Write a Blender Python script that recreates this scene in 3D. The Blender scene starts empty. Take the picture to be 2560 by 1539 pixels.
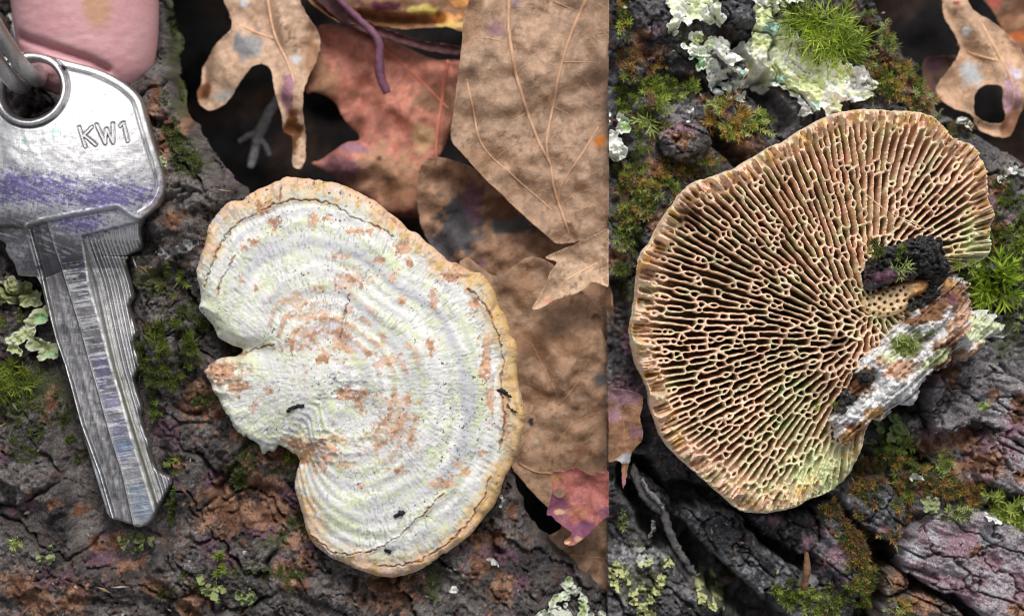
import bpy, math, random
import numpy as np
from mathutils import Vector

random.seed(7)
RNG = np.random.default_rng(11)
SC = bpy.context.scene
COL = SC.collection
SC.unit_settings.scale_length = 0.037        # macro scene: one Blender unit is 37 mm

# ------------------------------------------------------------------ camera, sky, sun, exposure
CAMH = 6.0
cam_d = bpy.data.cameras.new('camera')
cam = bpy.data.objects.new('camera', cam_d)
COL.objects.link(cam)
cam.location = (0, 0, CAMH)
cam_d.sensor_width = 36.0
cam_d.lens = 36.0 * CAMH / 2.56
cam_d.clip_start = 0.05
cam_d.clip_end = 200.0
cam_d.dof.use_dof = True
cam_d.dof.focus_distance = CAMH - 0.06
cam_d.dof.aperture_fstop = 0.95
SC.camera = cam

SUN_EL = math.radians(50)
SUN_AZ = math.radians(10)                    # clockwise from +Y: light falls from the top of the picture
world = bpy.data.worlds.new('World')
SC.world = world
world.use_nodes = True
wn = world.node_tree
bg = wn.nodes['Background']
sky = wn.nodes.new('ShaderNodeTexSky')
sky.sky_type = 'NISHITA'
sky.sun_disc = False
sky.sun_elevation = SUN_EL
sky.sun_rotation = SUN_AZ
sky.dust_density = 4.0
hs = wn.nodes.new('ShaderNodeHueSaturation')   # overcast: the sky is nearly grey
hs.inputs['Saturation'].default_value = 0.22
wn.links.new(sky.outputs[0], hs.inputs['Color'])
wn.links.new(hs.outputs[0], bg.inputs['Color'])
bg.inputs['Strength'].default_value = 0.095
sun_d = bpy.data.lights.new('sun', 'SUN')
sun_d.energy = 1.5
sun_d.angle = math.radians(16)
sun_d.color = (1.0, 0.965, 0.92)
sun = bpy.data.objects.new('sun', sun_d)
COL.objects.link(sun)
sdir = Vector((math.sin(SUN_AZ) * math.cos(SUN_EL), math.cos(SUN_AZ) * math.cos(SUN_EL), math.sin(SUN_EL)))
sun.rotation_euler = sdir.to_track_quat('Z', 'Y').to_euler()
sun.location = sdir * 8
SC.view_settings.view_transform = 'Standard'
SC.view_settings.look = 'None'
SC.view_settings.gamma = 1.0
SC.view_settings.use_curve_mapping = False
SC.view_settings.exposure = 0.42
SC.cycles.filter_width = 1.1

# ------------------------------------------------------------------ noise (numpy)
def _hash(ix, iy, s):
    n = (ix * 374761393 + iy * 668265263 + s * 1442695041 + 12345) & 0xffffffff
    n = ((n ^ (n >> 13)) * 1274126177) & 0xffffffff
    n = ((n ^ (n >> 15)) * 2246822519) & 0xffffffff
    return ((n ^ (n >> 16)) & 0xffffff) / float(0xffffff)

def vn(x, y, s=0):
    xf = np.floor(x); yf = np.floor(y)
    ix = xf.astype(np.int64); iy = yf.astype(np.int64)
    fx = x - xf; fy = y - yf
    fx = fx * fx * fx * (fx * (fx * 6 - 15) + 10); fy = fy * fy * fy * (fy * (fy * 6 - 15) + 10)
    a = _hash(ix, iy, s); b = _hash(ix + 1, iy, s); c = _hash(ix, iy + 1, s); d = _hash(ix + 1, iy + 1, s)
    return (a + (b - a) * fx + (c - a) * fy + (a - b - c + d) * fx * fy) * 2 - 1

def fbm(x, y, s=0, o=4, g=0.5):
    r = 0; a = 1.0; t = 0
    for i in range(o):
        r = r + a * vn(x, y, s + i * 17); t += a
        x, y = x * 1.62 + y * 1.21 + 3.7, y * 1.62 - x * 1.21 + 8.1
        a *= g
    return r / t * 1.5

def ridged(x, y, s=0, o=4):
    r = 0; a = 1.0; t = 0
    for i in range(o):
        r = r + a * (1 - np.abs(vn(x, y, s + i * 13)) * 2); t += a
        x, y = x * 1.6 + y * 1.2 + 1.3, y * 1.6 - x * 1.2 + 5.9
        a *= 0.5
    return r / t

def vor(x, y, s=0):
    ix = np.floor(x).astype(np.int64); iy = np.floor(y).astype(np.int64)
    f1 = np.full(x.shape, 9.0); f2 = np.full(x.shape, 9.0); cid = np.zeros(x.shape)
    for a in (-1, 0, 1):
        for b in (-1, 0, 1):
            jx = ix + a; jy = iy + b
            d = np.hypot(jx + 0.1 + 0.8 * _hash(jx, jy, s) - x, jy + 0.1 + 0.8 * _hash(jx, jy, s + 91) - y)
            m = d < f1
            f2 = np.where(m, f1, np.minimum(f2, d))
            cid = np.where(m, _hash(jx, jy, s + 7), cid)
            f1 = np.where(m, d, f1)
    return f1, f2, cid

def sstep(a, b, x):
    t = np.clip((x - a) / (b - a), 0, 1)
    return t * t * (3 - 2 * t)

def lerp(a, b, t):
    return a + (b - a) * t

def srgb(r, g, b):
    def f(c):
        c /= 255.0
        return c / 12.92 if c <= 0.04045 else ((c + 0.055) / 1.055) ** 2.4
    return np.array([f(r), f(g), f(b)])

def mixc(c, col, m):
    """mix pigment array c (N,3) towards col by mask m"""
    return c + (np.asarray(col) - c) * np.clip(m, 0, 1)[:, None]

def blob(x, y, cx, cy, rx, ry, rot=0.0):
    a = math.radians(rot); dx = x - cx; dy = y - cy
    u = dx * math.cos(a) + dy * math.sin(a); v = -dx * math.sin(a) + dy * math.cos(a)
    return np.exp(-((u / rx) ** 2 + (v / ry) ** 2))

# ------------------------------------------------------------------ outlines in picture pixels of the photograph
def smooth_poly(pts, n=3, closed=True):
    p = np.array(pts, float); m = len(p); out = []
    rng = range(m if closed else m - 1)
    for i in rng:
        if closed:
            p0, p1, p2, p3 = p[(i - 1) % m], p[i], p[(i + 1) % m], p[(i + 2) % m]
        else:
            p0, p1, p2, p3 = p[max(i - 1, 0)], p[i], p[i + 1], p[min(i + 2, m - 1)]
        for k in range(n):
            t = k / n
            out.append(0.5 * ((2 * p1) + (p2 - p0) * t + (2 * p0 - 5 * p1 + 4 * p2 - p3) * t * t + (3 * p1 - p0 - 3 * p2 + p3) * t ** 3))
    if not closed:
        out.append(p[-1])
    return np.array(out)

def poly_sdf(poly, X, Y):
    """signed distance in pixels, positive inside"""
    d = np.full(X.shape, 1e9); ins = np.zeros(X.shape, bool)
    q = np.roll(poly, -1, axis=0)
    for (ax, ay), (bx, by) in zip(poly, q):
        ex = bx - ax; ey = by - ay
        l2 = ex * ex + ey * ey + 1e-9
        t = np.clip(((X - ax) * ex + (Y - ay) * ey) / l2, 0, 1)
        d = np.minimum(d, (X - ax - t * ex) ** 2 + (Y - ay - t * ey) ** 2)
        if ay != by:
            c = ((ay > Y) != (by > Y)) & (X < ex * (Y - ay) / (by - ay) + ax)
            ins ^= c
    d = np.sqrt(d)
    return np.where(ins, d, -d)

def line_dist(pts, X, Y):
    d = np.full(X.shape, 1e9)
    for (ax, ay), (bx, by) in zip(pts[:-1], pts[1:]):
        ex = bx - ax; ey = by - ay; l2 = ex * ex + ey * ey + 1e-9
        t = np.clip(((X - ax) * ex + (Y - ay) * ey) / l2, 0, 1)
        d = np.minimum(d, (X - ax - t * ex) ** 2 + (Y - ay - t * ey) ** 2)
    return np.sqrt(d)

def disc_sdf(discs, X, Y):
    s = np.full(X.shape, -1e9)
    for cx, cy, r in discs:
        m = (np.abs(X - cx) < r + 30) & (np.abs(Y - cy) < r + 30)
        if m.any():
            s[m] = np.maximum(s[m], r - np.hypot(X[m] - cx, Y[m] - cy))
    return s

def W(px, py, z):
    """the point at height z that the photograph shows at pixel px, py"""
    k = (CAMH - z) / CAMH
    return np.array([(px - 1280) / 1000 * k, -(py - 769.5) / 1000 * k, z])

# ------------------------------------------------------------------ objects
ABS = {}
def finish(o, parent, org):
    COL.objects.link(o)
    if parent is not None:
        o.parent = parent; ABS[o.name] = ABS[parent.name]
    else:
        o.location = org; ABS[o.name] = np.array(org, float)

def tag(o, label, cat, group=None, kind=None):
    if label: o['label'] = label
    if cat: o['category'] = cat
    if group: o['group'] = group
    if kind: o['kind'] = kind
    return o

def thing(name, label, cat, px, py, z, group=None):
    o = bpy.data.objects.new(name, None)
    o.empty_display_size = 0.05
    finish(o, None, W(px, py, z))
    return tag(o, label, cat, group)

def add_mesh(name, V, loops, sizes, mat, parent=None, org=(0, 0, 0), pig=None, att=None, smooth=True):
    off = ABS[parent.name] if parent is not None else np.array(org, float)
    me = bpy.data.meshes.new(name)
    V = np.asarray(V, np.float32) - off.astype(np.float32)
    loops = np.asarray(loops, np.int32); sizes = np.asarray(sizes, np.int32)
    me.vertices.add(len(V)); me.vertices.foreach_set('co', V.ravel())
    me.loops.add(len(loops)); me.loops.foreach_set('vertex_index', loops)
    me.polygons.add(len(sizes))
    st = np.zeros(len(sizes), np.int32); st[1:] = np.cumsum(sizes)[:-1]
    me.polygons.foreach_set('loop_start', st); me.polygons.foreach_set('loop_total', sizes)
    me.polygons.foreach_set('use_smooth', np.full(len(sizes), smooth))
    me.update(calc_edges=True); me.validate()
    if pig is not None:
        a = me.attributes.new('pigment', 'FLOAT_COLOR', 'POINT')
        c = np.ones((len(V), 4), np.float32); c[:, :3] = np.clip(pig, 0.004, 0.95)
        a.data.foreach_set('color', c.ravel())
    for k, v in (att or {}).items():
        a = me.attributes.new(k, 'FLOAT', 'POINT')
        a.data.foreach_set('value', np.asarray(v, np.float32))
    me.materials.append(mat)
    o = bpy.data.objects.new(name, me)
    finish(o, parent, org)
    return o

def sheet(name, bbox, step, sdf, hfn, z0, thick, mat, pigfn, parent=None, bottom='copy', smooth=True, attfn=None, undercut=(0, 0)):
    """A solid cut out of a pixel grid: outline from sdf > 0, top surface from hfn, a wall of `thick` round the edge."""
    x0, y0, x1, y1 = bbox
    xs = np.arange(x0, x1 + step, step, dtype=float); ys = np.arange(y0, y1 + step, step, dtype=float)
    X, Y = np.meshgrid(xs, ys)
    S = sdf(X, Y)
    S[0, :] = np.minimum(S[0, :], -0.01); S[-1, :] = np.minimum(S[-1, :], -0.01)
    S[:, 0] = np.minimum(S[:, 0], -0.01); S[:, -1] = np.minimum(S[:, -1], -0.01)
    S[np.abs(S) < 1e-4] = 1e-4
    ny, nx = S.shape
    I = S > 0
    cnt = I[:-1, :-1].astype(int) + I[1:, :-1] + I[:-1, 1:] + I[1:, 1:]
    used = np.zeros_like(I)
    fy, fx = np.nonzero(cnt == 4)
    vid = np.full(S.shape, -1, np.int64)
    for dy in (0, 1):
        for dx in (0, 1):
            used[fy + dy, fx + dx] = True
    by, bx = np.nonzero((cnt > 0) & (cnt < 4))
    for dy in (0, 1):
        for dx in (0, 1):
            m = I[by + dy, bx + dx]
            used[by[m] + dy, bx[m] + dx] = True
    uy, ux = np.nonzero(used)
    vid[uy, ux] = np.arange(len(uy))
    PX = list(X[uy, ux]); PY = list(Y[uy, ux]); SV = list(S[uy, ux])
    quads = np.stack([vid[fy + 1, fx], vid[fy + 1, fx + 1], vid[fy, fx + 1], vid[fy, fx]], 1)
    loops = [quads.ravel()]; sizes = [np.full(len(quads), 4)]
    cross = {}; bl = []; bs = []; bedge = []
    def cx(a, b):
        k = (a, b) if a < b else (b, a)
        if k in cross: return cross[k]
        (ja, ia), (jb, ib) = k
        sa = S[ja, ia]; sb = S[jb, ib]; t = sa / (sa - sb)
        PX.append(X[ja, ia] + (X[jb, ib] - X[ja, ia]) * t); PY.append(Y[ja, ia] + (Y[jb, ib] - Y[ja, ia]) * t); SV.append(0.0)
        cross[k] = len(PX) - 1
        return cross[k]
    for j, i in zip(by.tolist(), bx.tolist()):
        cs = [(j + 1, i), (j + 1, i + 1), (j, i + 1), (j, i)]
        poly = []; exits = []; enters = []
        for n in range(4):
            a = cs[n]; b = cs[(n + 1) % 4]
            if I[a]: poly.append(int(vid[a]))
            if I[a] != I[b]:
                c = cx(a, b); poly.append(c)
                (exits if I[a] else enters).append((len(poly) - 1, c))
        bl += poly; bs.append(len(poly))
        for pos, c in exits:
            bedge.append((c, poly[(pos + 1) % len(poly)]))
    loops.append(np.array(bl, np.int64)); sizes.append(np.array(bs, np.int64))
    PX = np.array(PX); PY = np.array(PY); SV = np.array(SV)
    h = hfn(PX, PY, SV)
    k = (CAMH - z0) / CAMH
    V = np.stack([(PX - 1280) / 1000 * k, -(PY - 769.5) / 1000 * k, z0 + h], 1)
    pig = pigfn(PX, PY, SV, h) if pigfn else None
    att = attfn(PX, PY, SV, h) if attfn else {}
    L = np.concatenate(loops); Z = np.concatenate(sizes); n0 = len(V)
    be = np.array(bedge, np.int64)
    if thick > 0 and len(be):
        if bottom == 'copy':
            V2 = V.copy(); V2[:, 2] -= thick
            st = np.zeros(len(Z), np.int64); st[1:] = np.cumsum(Z)[:-1]
            rev = [];
            q = quads[:, ::-1].ravel() + n0
            bl2 = []; p = 0
            for s_ in bs:
                bl2 += bl[p:p + s_][::-1]; p += s_
            wall = np.stack([be[:, 0], be[:, 1], be[:, 1] + n0, be[:, 0] + n0], 1)[:, ::-1]
            L = np.concatenate([L, q, np.array(bl2, np.int64) + n0, wall.ravel()])
            Z = np.concatenate([Z, np.full(len(quads), 4), np.array(bs), np.full(len(wall), 4)])
            V = np.concatenate([V, V2])
            if pig is not None: pig = np.concatenate([pig, pig])
            att = {a: np.concatenate([b, b]) for a, b in att.items()}
        else:
            ids = np.unique(be); mp = np.full(n0, -1, np.int64); mp[ids] = np.arange(len(ids)) + n0
            V2 = V[ids].copy(); V2[:, 2] = (z0 + h[ids]) - thick; V2[:, :2] += np.array(undercut)
            wall = np.stack([be[:, 0], be[:, 1], mp[be[:, 1]], mp[be[:, 0]]], 1)[:, ::-1]
            L = np.concatenate([L, wall.ravel()]); Z = np.concatenate([Z, np.full(len(wall), 4)])
            V = np.concatenate([V, V2])
            if pig is not None: pig = np.concatenate([pig, pig[ids]])
            att = {a: np.concatenate([b, b[ids]]) for a, b in att.items()}
            if bottom == 'fan':
                c = V2.mean(0); V = np.concatenate([V, c[None]]); ci = len(V) - 1
                if pig is not None: pig = np.concatenate([pig, pig[:1]])
                att = {a: np.concatenate([b, b[:1]]) for a, b in att.items()}
                tri = np.stack([mp[be[:, 0]], mp[be[:, 1]], np.full(len(be), ci)], 1)
                L = np.concatenate([L, tri.ravel()]); Z = np.concatenate([Z, np.full(len(tri), 3)])
    org = (0, 0, 0)
    if parent is None:
        c = (V[:, :2].min(0) + V[:, :2].max(0)) / 2
        org = (float(c[0]), float(c[1]), float(V[:, 2].min()))
    return add_mesh(name, V, L, Z, mat, parent, org, pig, att, smooth)

def tube_data(pts, rad, sides=8, cap=True):
    P = np.asarray(pts, float); n = len(P); rad = np.broadcast_to(np.asarray(rad, float), (n,))
    T = np.gradient(P, axis=0); T /= np.linalg.norm(T, axis=1)[:, None] + 1e-9
    up = np.array([0, 0, 1.0]) if abs(T[0, 2]) < 0.9 else np.array([1.0, 0, 0])
    V = []; prev = None
    for i in range(n):
        a = np.cross(T[i], up) if prev is None else prev - T[i] * np.dot(prev, T[i])
        a /= np.linalg.norm(a) + 1e-9; b = np.cross(T[i], a); prev = a
        for s in range(sides):
            th = 2 * math.pi * s / sides
            V.append(P[i] + (a * math.cos(th) + b * math.sin(th)) * rad[i])
    L = []; Z = []
    for i in range(n - 1):
        for s in range(sides):
            s2 = (s + 1) % sides
            L += [i * sides + s, i * sides + s2, (i + 1) * sides + s2, (i + 1) * sides + s]; Z.append(4)
    if cap:
        L += list(range(sides))[::-1]; Z.append(sides)
        L += [(n - 1) * sides + s for s in range(sides)]; Z.append(sides)
    return np.array(V), np.array(L), np.array(Z)

def tube(name, pts, rad, mat, parent=None, sides=8, pig=(0.3, 0.3, 0.3), rough=0.0):
    V, L, Z = tube_data(pts, rad, sides)
    if rough:
        V = V + RNG.normal(0, rough, V.shape)
    pg = np.tile(np.asarray(pig, float), (len(V), 1)) * (1 + RNG.normal(0, 0.12, len(V)))[:, None]
    org = (0, 0, 0) if parent is not None else tuple(float(v) for v in V.min(0) * 0.5 + V.max(0) * 0.5)
    return add_mesh(name, V, L, Z, mat, parent, org, pg)

# ------------------------------------------------------------------ materials
def material(name, rough=0.7, spec=0.35, var=0.25, vscale=160.0, bscale=220.0, bstr=0.5, bdist=0.004,
             metallic=0.0, sss=0.0, translucent=0.0, stretch=(1, 1, 1), rot=0.0, speck=0.0, veins=0.0, coat=0.0):
    m = bpy.data.materials.new(name); m.use_nodes = True
    nt = m.node_tree; N = nt.nodes; K = nt.links
    P = N['Principled BSDF']; out = N['Material Output']
    at = N.new('ShaderNodeAttribute'); at.attribute_name = 'pigment'
    tc = N.new('ShaderNodeTexCoord')
    mp = N.new('ShaderNodeMapping'); mp.inputs['Scale'].default_value = stretch; mp.inputs['Rotation'].default_value = (0, 0, rot)
    K.new(tc.outputs['Object'], mp.inputs['Vector'])
    n1 = N.new('ShaderNodeTexNoise'); n1.inputs['Scale'].default_value = vscale; n1.inputs['Detail'].default_value = 5; n1.inputs['Roughness'].default_value = 0.65
    K.new(mp.outputs[0], n1.inputs['Vector'])
    mr = N.new('ShaderNodeMapRange'); mr.inputs['From Min'].default_value = 0.3; mr.inputs['From Max'].default_value = 0.7
    mr.inputs['To Min'].default_value = 1 - var; mr.inputs['To Max'].default_value = 1 + var
    K.new(n1.outputs['Fac'], mr.inputs['Value'])
    mx = N.new('ShaderNodeVectorMath'); mx.operation = 'SCALE'
    K.new(at.outputs['Color'], mx.inputs[0]); K.new(mr.outputs[0], mx.inputs['Scale'])
    colsock = mx.outputs[0]
    if speck:
        v = N.new('ShaderNodeTexNoise'); v.inputs['Scale'].default_value = vscale * 1.7; v.inputs['Detail'].default_value = 2
        K.new(tc.outputs['Object'], v.inputs['Vector'])
        r = N.new('ShaderNodeMapRange'); r.inputs['From Min'].default_value = 0.60; r.inputs['From Max'].default_value = 0.72
        r.inputs['To Min'].default_value = 0; r.inputs['To Max'].default_value = speck
        K.new(v.outputs['Fac'], r.inputs['Value'])
        mc = N.new('ShaderNodeMix'); mc.data_type = 'RGBA'
        K.new(r.outputs[0], mc.inputs['Factor']); K.new(colsock, mc.inputs['A']); mc.inputs['B'].default_value = (0.30, 0.29, 0.30, 1)
        colsock = mc.outputs['Result']
    K.new(colsock, P.inputs['Base Color'])
    P.inputs['Roughness'].default_value = rough
    P.inputs['Specular IOR Level'].default_value = spec
    P.inputs['Metallic'].default_value = metallic
    if coat:
        P.inputs['Coat Weight'].default_value = coat; P.inputs['Coat Roughness'].default_value = 0.3
    if sss:
        P.inputs['Subsurface Weight'].default_value = sss
        P.inputs['Subsurface Radius'].default_value = (1.0, 0.45, 0.3); P.inputs['Subsurface Scale'].default_value = 0.03
    n2 = N.new('ShaderNodeTexNoise'); n2.inputs['Scale'].default_value = bscale; n2.inputs['Detail'].default_value = 6; n2.inputs['Roughness'].default_value = 0.6
    K.new(mp.outputs[0], n2.inputs['Vector'])
    hsock = n2.outputs['Fac']
    if veins:
        vo = N.new('ShaderNodeTexVoronoi'); vo.feature = 'DISTANCE_TO_EDGE'; vo.inputs['Scale'].default_value = 64
        K.new(tc.outputs['Object'], vo.inputs['Vector'])
        vr = N.new('ShaderNodeMapRange'); vr.inputs['From Max'].default_value = 0.09; vr.inputs['To Min'].default_value = veins; vr.inputs['To Max'].default_value = 0
        K.new(vo.outputs['Distance'], vr.inputs['Value'])
        ad = N.new('ShaderNodeMath'); ad.operation = 'ADD'
        K.new(hsock, ad.inputs[0]); K.new(vr.outputs[0], ad.inputs[1]); hsock = ad.outputs[0]
    bp = N.new('ShaderNodeBump'); bp.inputs['Strength'].default_value = bstr; bp.inputs['Distance'].default_value = bdist
    K.new(hsock, bp.inputs['Height']); K.new(bp.outputs[0], P.inputs['Normal'])
    if translucent:
        tr = N.new('ShaderNodeBsdfTranslucent'); K.new(colsock, tr.inputs['Color'])
        ms = N.new('ShaderNodeMixShader'); ms.inputs[0].default_value = translucent
        K.new(P.outputs[0], ms.inputs[1]); K.new(tr.outputs[0], ms.inputs[2]); K.new(ms.outputs[0], out.inputs['Surface'])
    return m

M_BARK = material('bark', 0.72, 0.45, 0.7, 190, 230, 1.0, 0.010, speck=0.7)
M_SOIL = material('leaf_litter_soil', 0.9, 0.2, 0.5, 40, 90, 0.8, 0.01)
M_LEAF = material('dry_leaf', 0.58, 0.35, 0.18, 90, 150, 0.5, 0.004, veins=0.4)
M_VEIN = material('leaf_vein', 0.6, 0.3, 0.15, 120, 200, 0.3, 0.002)
M_CAP = material('white_bracket_felt', 0.85, 0.15, 0.07, 300, 280, 0.35, 0.003)
M_PORE = material('bracket_pore_flesh', 0.75, 0.25, 0.12, 160, 260, 0.35, 0.002)
M_WOOD = material('splintered_wood', 0.75, 0.2, 0.2, 120, 160, 0.6, 0.005, stretch=(0.35, 1.6, 1), rot=0.6)
M_MOSS = material('moss_leaves', 0.5, 0.4, 0.18, 120, 100, 0.0, 0.001, translucent=0.3)
M_LICH = material('lichen', 0.8, 0.2, 0.16, 150, 170, 0.6, 0.004)
M_TWIG = material('dead_twig', 0.75, 0.3, 0.35, 110, 150, 0.7, 0.004)
M_SKIN = material('skin', 0.45, 0.4, 0.08, 60, 160, 0.2, 0.003, sss=0.2, stretch=(1, 2.2, 1))
# ------------------------------------------------------------------ the log: bark of the left and right half, litter floor
SEAM = 1521.0
C_GREY = srgb(92, 85, 82); C_DARK = srgb(54, 50, 49); C_PALE = srgb(138, 131, 128)
C_RUST = srgb(170, 130, 106); C_RUSTD = srgb(112, 74, 50); C_PURP = srgb(120, 82, 102); C_PINK = srgb(176, 138, 152)
C_ALGA = srgb(84, 92, 42); C_ORANGE = srgb(176, 100, 52)

LOG_EDGE = [(350, -320), (362, 0), (385, 150), (412, 240), (462, 330), (512, 430), (600, 480), (800, 640), (1100, 1000), (1275, 1205), (1330, 1330), (1400, 1400), (1521, 1500), (1650, 1600)]
LOG_LEFT = np.array(LOG_EDGE + [(1650, 2000), (-500, 2000), (-500, -320)], float)

def rot(x, y, deg):
    a = math.radians(deg)
    return x * math.cos(a) + y * math.sin(a), -x * math.sin(a) + y * math.cos(a)

def bark_relief(x, y, seed, deg, big=1.0):
    u, v = rot(x, y, deg)
    wu = u + 40 * fbm(x / 120, y / 120, seed + 1, 3) + 7 * fbm(x / 22, y / 22, seed + 11, 2); wv = v + 34 * fbm(x / 90, y / 90, seed + 2, 3) + 7 * fbm(x / 22, y / 22, seed + 12, 2)
    h = 0.050 * big * fbm(wu / 230, wv / 120, seed + 3, 3)
    h = h + 0.020 * (ridged(wu / 150, wv / 58, seed + 4, 4) - 0.3)
    f1, f2, cid = vor(wu / 230, wv / 120, seed + 5)
    h = h - 0.050 * big * (1 - sstep(0.01, 0.09, f2 - f1)) * sstep(-0.35, 0.35, fbm(x / 150, y / 150, seed + 14, 3)) + 0.030 * (cid - 0.5)
    z = np.abs(fbm(wu / 120, wv / 52, seed + 6, 3))
    h = h - 0.030 * (1 - sstep(0.0, 0.09, z)) * sstep(-0.2, 0.3, fbm(x / 90, y / 90, seed + 7, 2))
    h = h + 0.006 * fbm(x / 18, y / 18, seed + 8, 3, 0.6) + 0.011 * (ridged(wu / 46, wv / 9, seed + 10, 3) - 0.3) * (0.5 + 0.5 * vn(x / 80, y / 80, seed + 13)) + 0.008 * fbm(x / 7, y / 7, seed + 9, 2)
    return h

KEY_BED = [(60, 330), (190, 720), (300, 1290)]
_edge_cache = {}
def log_drop(x, y, s=None):
    if s is None: s = poly_sdf(LOG_LEFT, x, y)
    # the log is round: it turns down towards its edge and then falls away
    return -0.03 - 0.10 * np.exp(-np.maximum(s, 0) / 45) - 0.12 * sstep(6, -22, s) - 0.45 * blob(x, y, 150, 0, 250, 215)

def bark_l(x, y, s=None):
    h = bark_relief(x, y, 100, 32) + log_drop(x, y)
    dip = sstep(0, 50, line_dist(KEY_BED, x, y) - np.where(y < 640, 190, 112))
    low = -0.095 + 0.35 * bark_relief(x, y, 100, 32)                        # nothing pokes through the key
    h = np.where(h > low, lerp(low, h, dip), h)
    return h

RUST_L = [(420, 130, 12, 40), (450, 290, 12, 40), (500, 1010, 60, 60), (560, 1265, 60, 66), (650, 1290, 90, 36), (615, 1180, 26, 60), (690, 1140, 55, 26), (665, 1215, 40, 38), (745, 1345, 26, 30), (705, 1415, 34, 22),
          (765, 1405, 22, 30), (975, 1470, 70, 60), (40, 1470, 50, 40), (95, 1520, 70, 40), (175, 1500, 40, 50), (395, 1470, 45, 26), (470, 1515, 40, 40), (1200, 1420, 30, 30),
          (1250, 1470, 36, 30), (190, 1280, 18, 16), (128, 1260, 14, 14), (230, 1370, 30, 22), (280, 1360, 26, 30), (310, 1420, 40, 18), (110, 1010, 10, 34), (370, 250, 14, 60), (400, 340, 20, 70),
          (430, 545, 26, 24), (400, 440, 16, 16), (1280, 1290, 12, 30), (440, 1165, 16, 20), (590, 1090, 24, 18), (1210, 1350, 60, 22), (740, 1460, 30, 20)]
PURP_L = [(400, 1075, 42, 30), (530, 1205, 22, 24), (700, 1245, 40, 30), (660, 1320, 60, 26), (520, 1360, 24, 30), (560, 1400, 30, 16), (770, 1385, 22, 26), (240, 1400, 40, 20),
          (130, 1450, 60, 24), (60, 1270, 26, 20), (540, 700, 14, 14), (1225, 1390, 60, 30), (1300, 1460, 20, 20), (5, 1145, 16, 18), (230, 1345, 18, 14)]
ALGA_L = [(600, 1180, 40, 30), (735, 1300, 34, 40), (700, 1350, 40, 30), (1080, 1450, 22, 50), (520, 1000, 40, 16), (700, 1170, 28, 26), (640, 1110, 30, 30), (60, 980, 90, 60), (430, 330, 24, 60), (400, 60, 30, 90), (440, 230, 24, 60), (470, 400, 30, 40), (370, 700, 50, 40)]

def patch(x, y, lst, seed, sc=15.0):
    m = np.zeros(x.shape)
    for cx, cy, rx, ry in lst:
        m = np.maximum(m, blob(x, y, cx, cy, rx * 1.1, ry * 1.1))
    n = fbm(x / sc, y / sc, seed, 5, 0.72)
    return sstep(0.36, 0.60, m + 0.60 * n * (m > 0.02))

def pig_l(x, y, s, h):
    n = fbm(x / 70, y / 70, 31, 4); f = fbm(x / 9, y / 9, 33, 4, 0.7)
    c = np.tile(C_GREY, (len(x), 1))
    c = mixc(c, C_DARK, sstep(-0.1, 0.7, n + 0.4 * f))
    c = mixc(c, C_PALE, sstep(0.05, 0.7, -n + 0.7 * f) * 0.75)
    c = mixc(c, C_RUSTD, sstep(0.55, 0.8, fbm(x / 34, y / 34, 47, 4, 0.6)) * 0.6)
    c = mixc(c, srgb(150, 150, 152), sstep(0.30, 0.7, fbm(x / 5, y / 5, 35, 2)) * sstep(-0.3, 0.5, fbm(x / 60, y / 60, 36, 2)) * 0.55)
    c = mixc(c, C_PURP, sstep(0.65, 0.8, fbm(x / 26, y / 26, 57, 4, 0.6)) * 0.7)
    c = mixc(c, C_ALGA, patch(x, y, ALGA_L, 71) * 0.75)
    c = mixc(c, C_PURP, patch(x, y, PURP_L, 72) * 0.7)
    r = patch(x, y, RUST_L, 73)
    c = mixc(c, lerp(C_RUSTD[None], C_RUST[None], sstep(-0.5, 0.4, fbm(x / 22, y / 22, 74, 3))[:, None]), r)
    return c

log_l = sheet('log_bark', (-300, -300, 1528, 1860), 4.0,
              lambda X, Y: np.minimum(SEAM - X, poly_sdf(LOG_LEFT, X, Y) + 20 + 18 * fbm(X / 60, Y / 60, 61, 3, 0.5)), lambda x, y, s: bark_l(x, y), 0.0, 0.5, M_BARK, pig_l, bottom='skirt', undercut=(-0.34, -0.22))
tag(log_l, 'dark grey cracked log bark with rust patches under the key and white bracket', 'log', kind='structure')

# forest floor beside the log, far below the leaves
def pig_floor(x, y, s, h):
    n = fbm(x / 90, y / 90, 12, 4)
    c = np.tile(srgb(22, 20, 20), (len(x), 1))
    c = mixc(c, srgb(48, 36, 30), sstep(0.1, 0.6, n)); c = mixc(c, srgb(16, 14, 15), sstep(0.1, 0.6, -n))
    return c
gx = np.arange(-700, 3300, 40.0)
floor = sheet('ground', (-900, -700, 3500, 2300), 22.0, lambda X, Y: np.full(X.shape, 1.0), lambda x, y, s: 0.10 * fbm(x / 160, y / 160, 5, 5), -1.15, 0.05, M_SOIL, pig_floor, bottom='skirt')
tag(floor, None, None, kind='structure')

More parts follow.
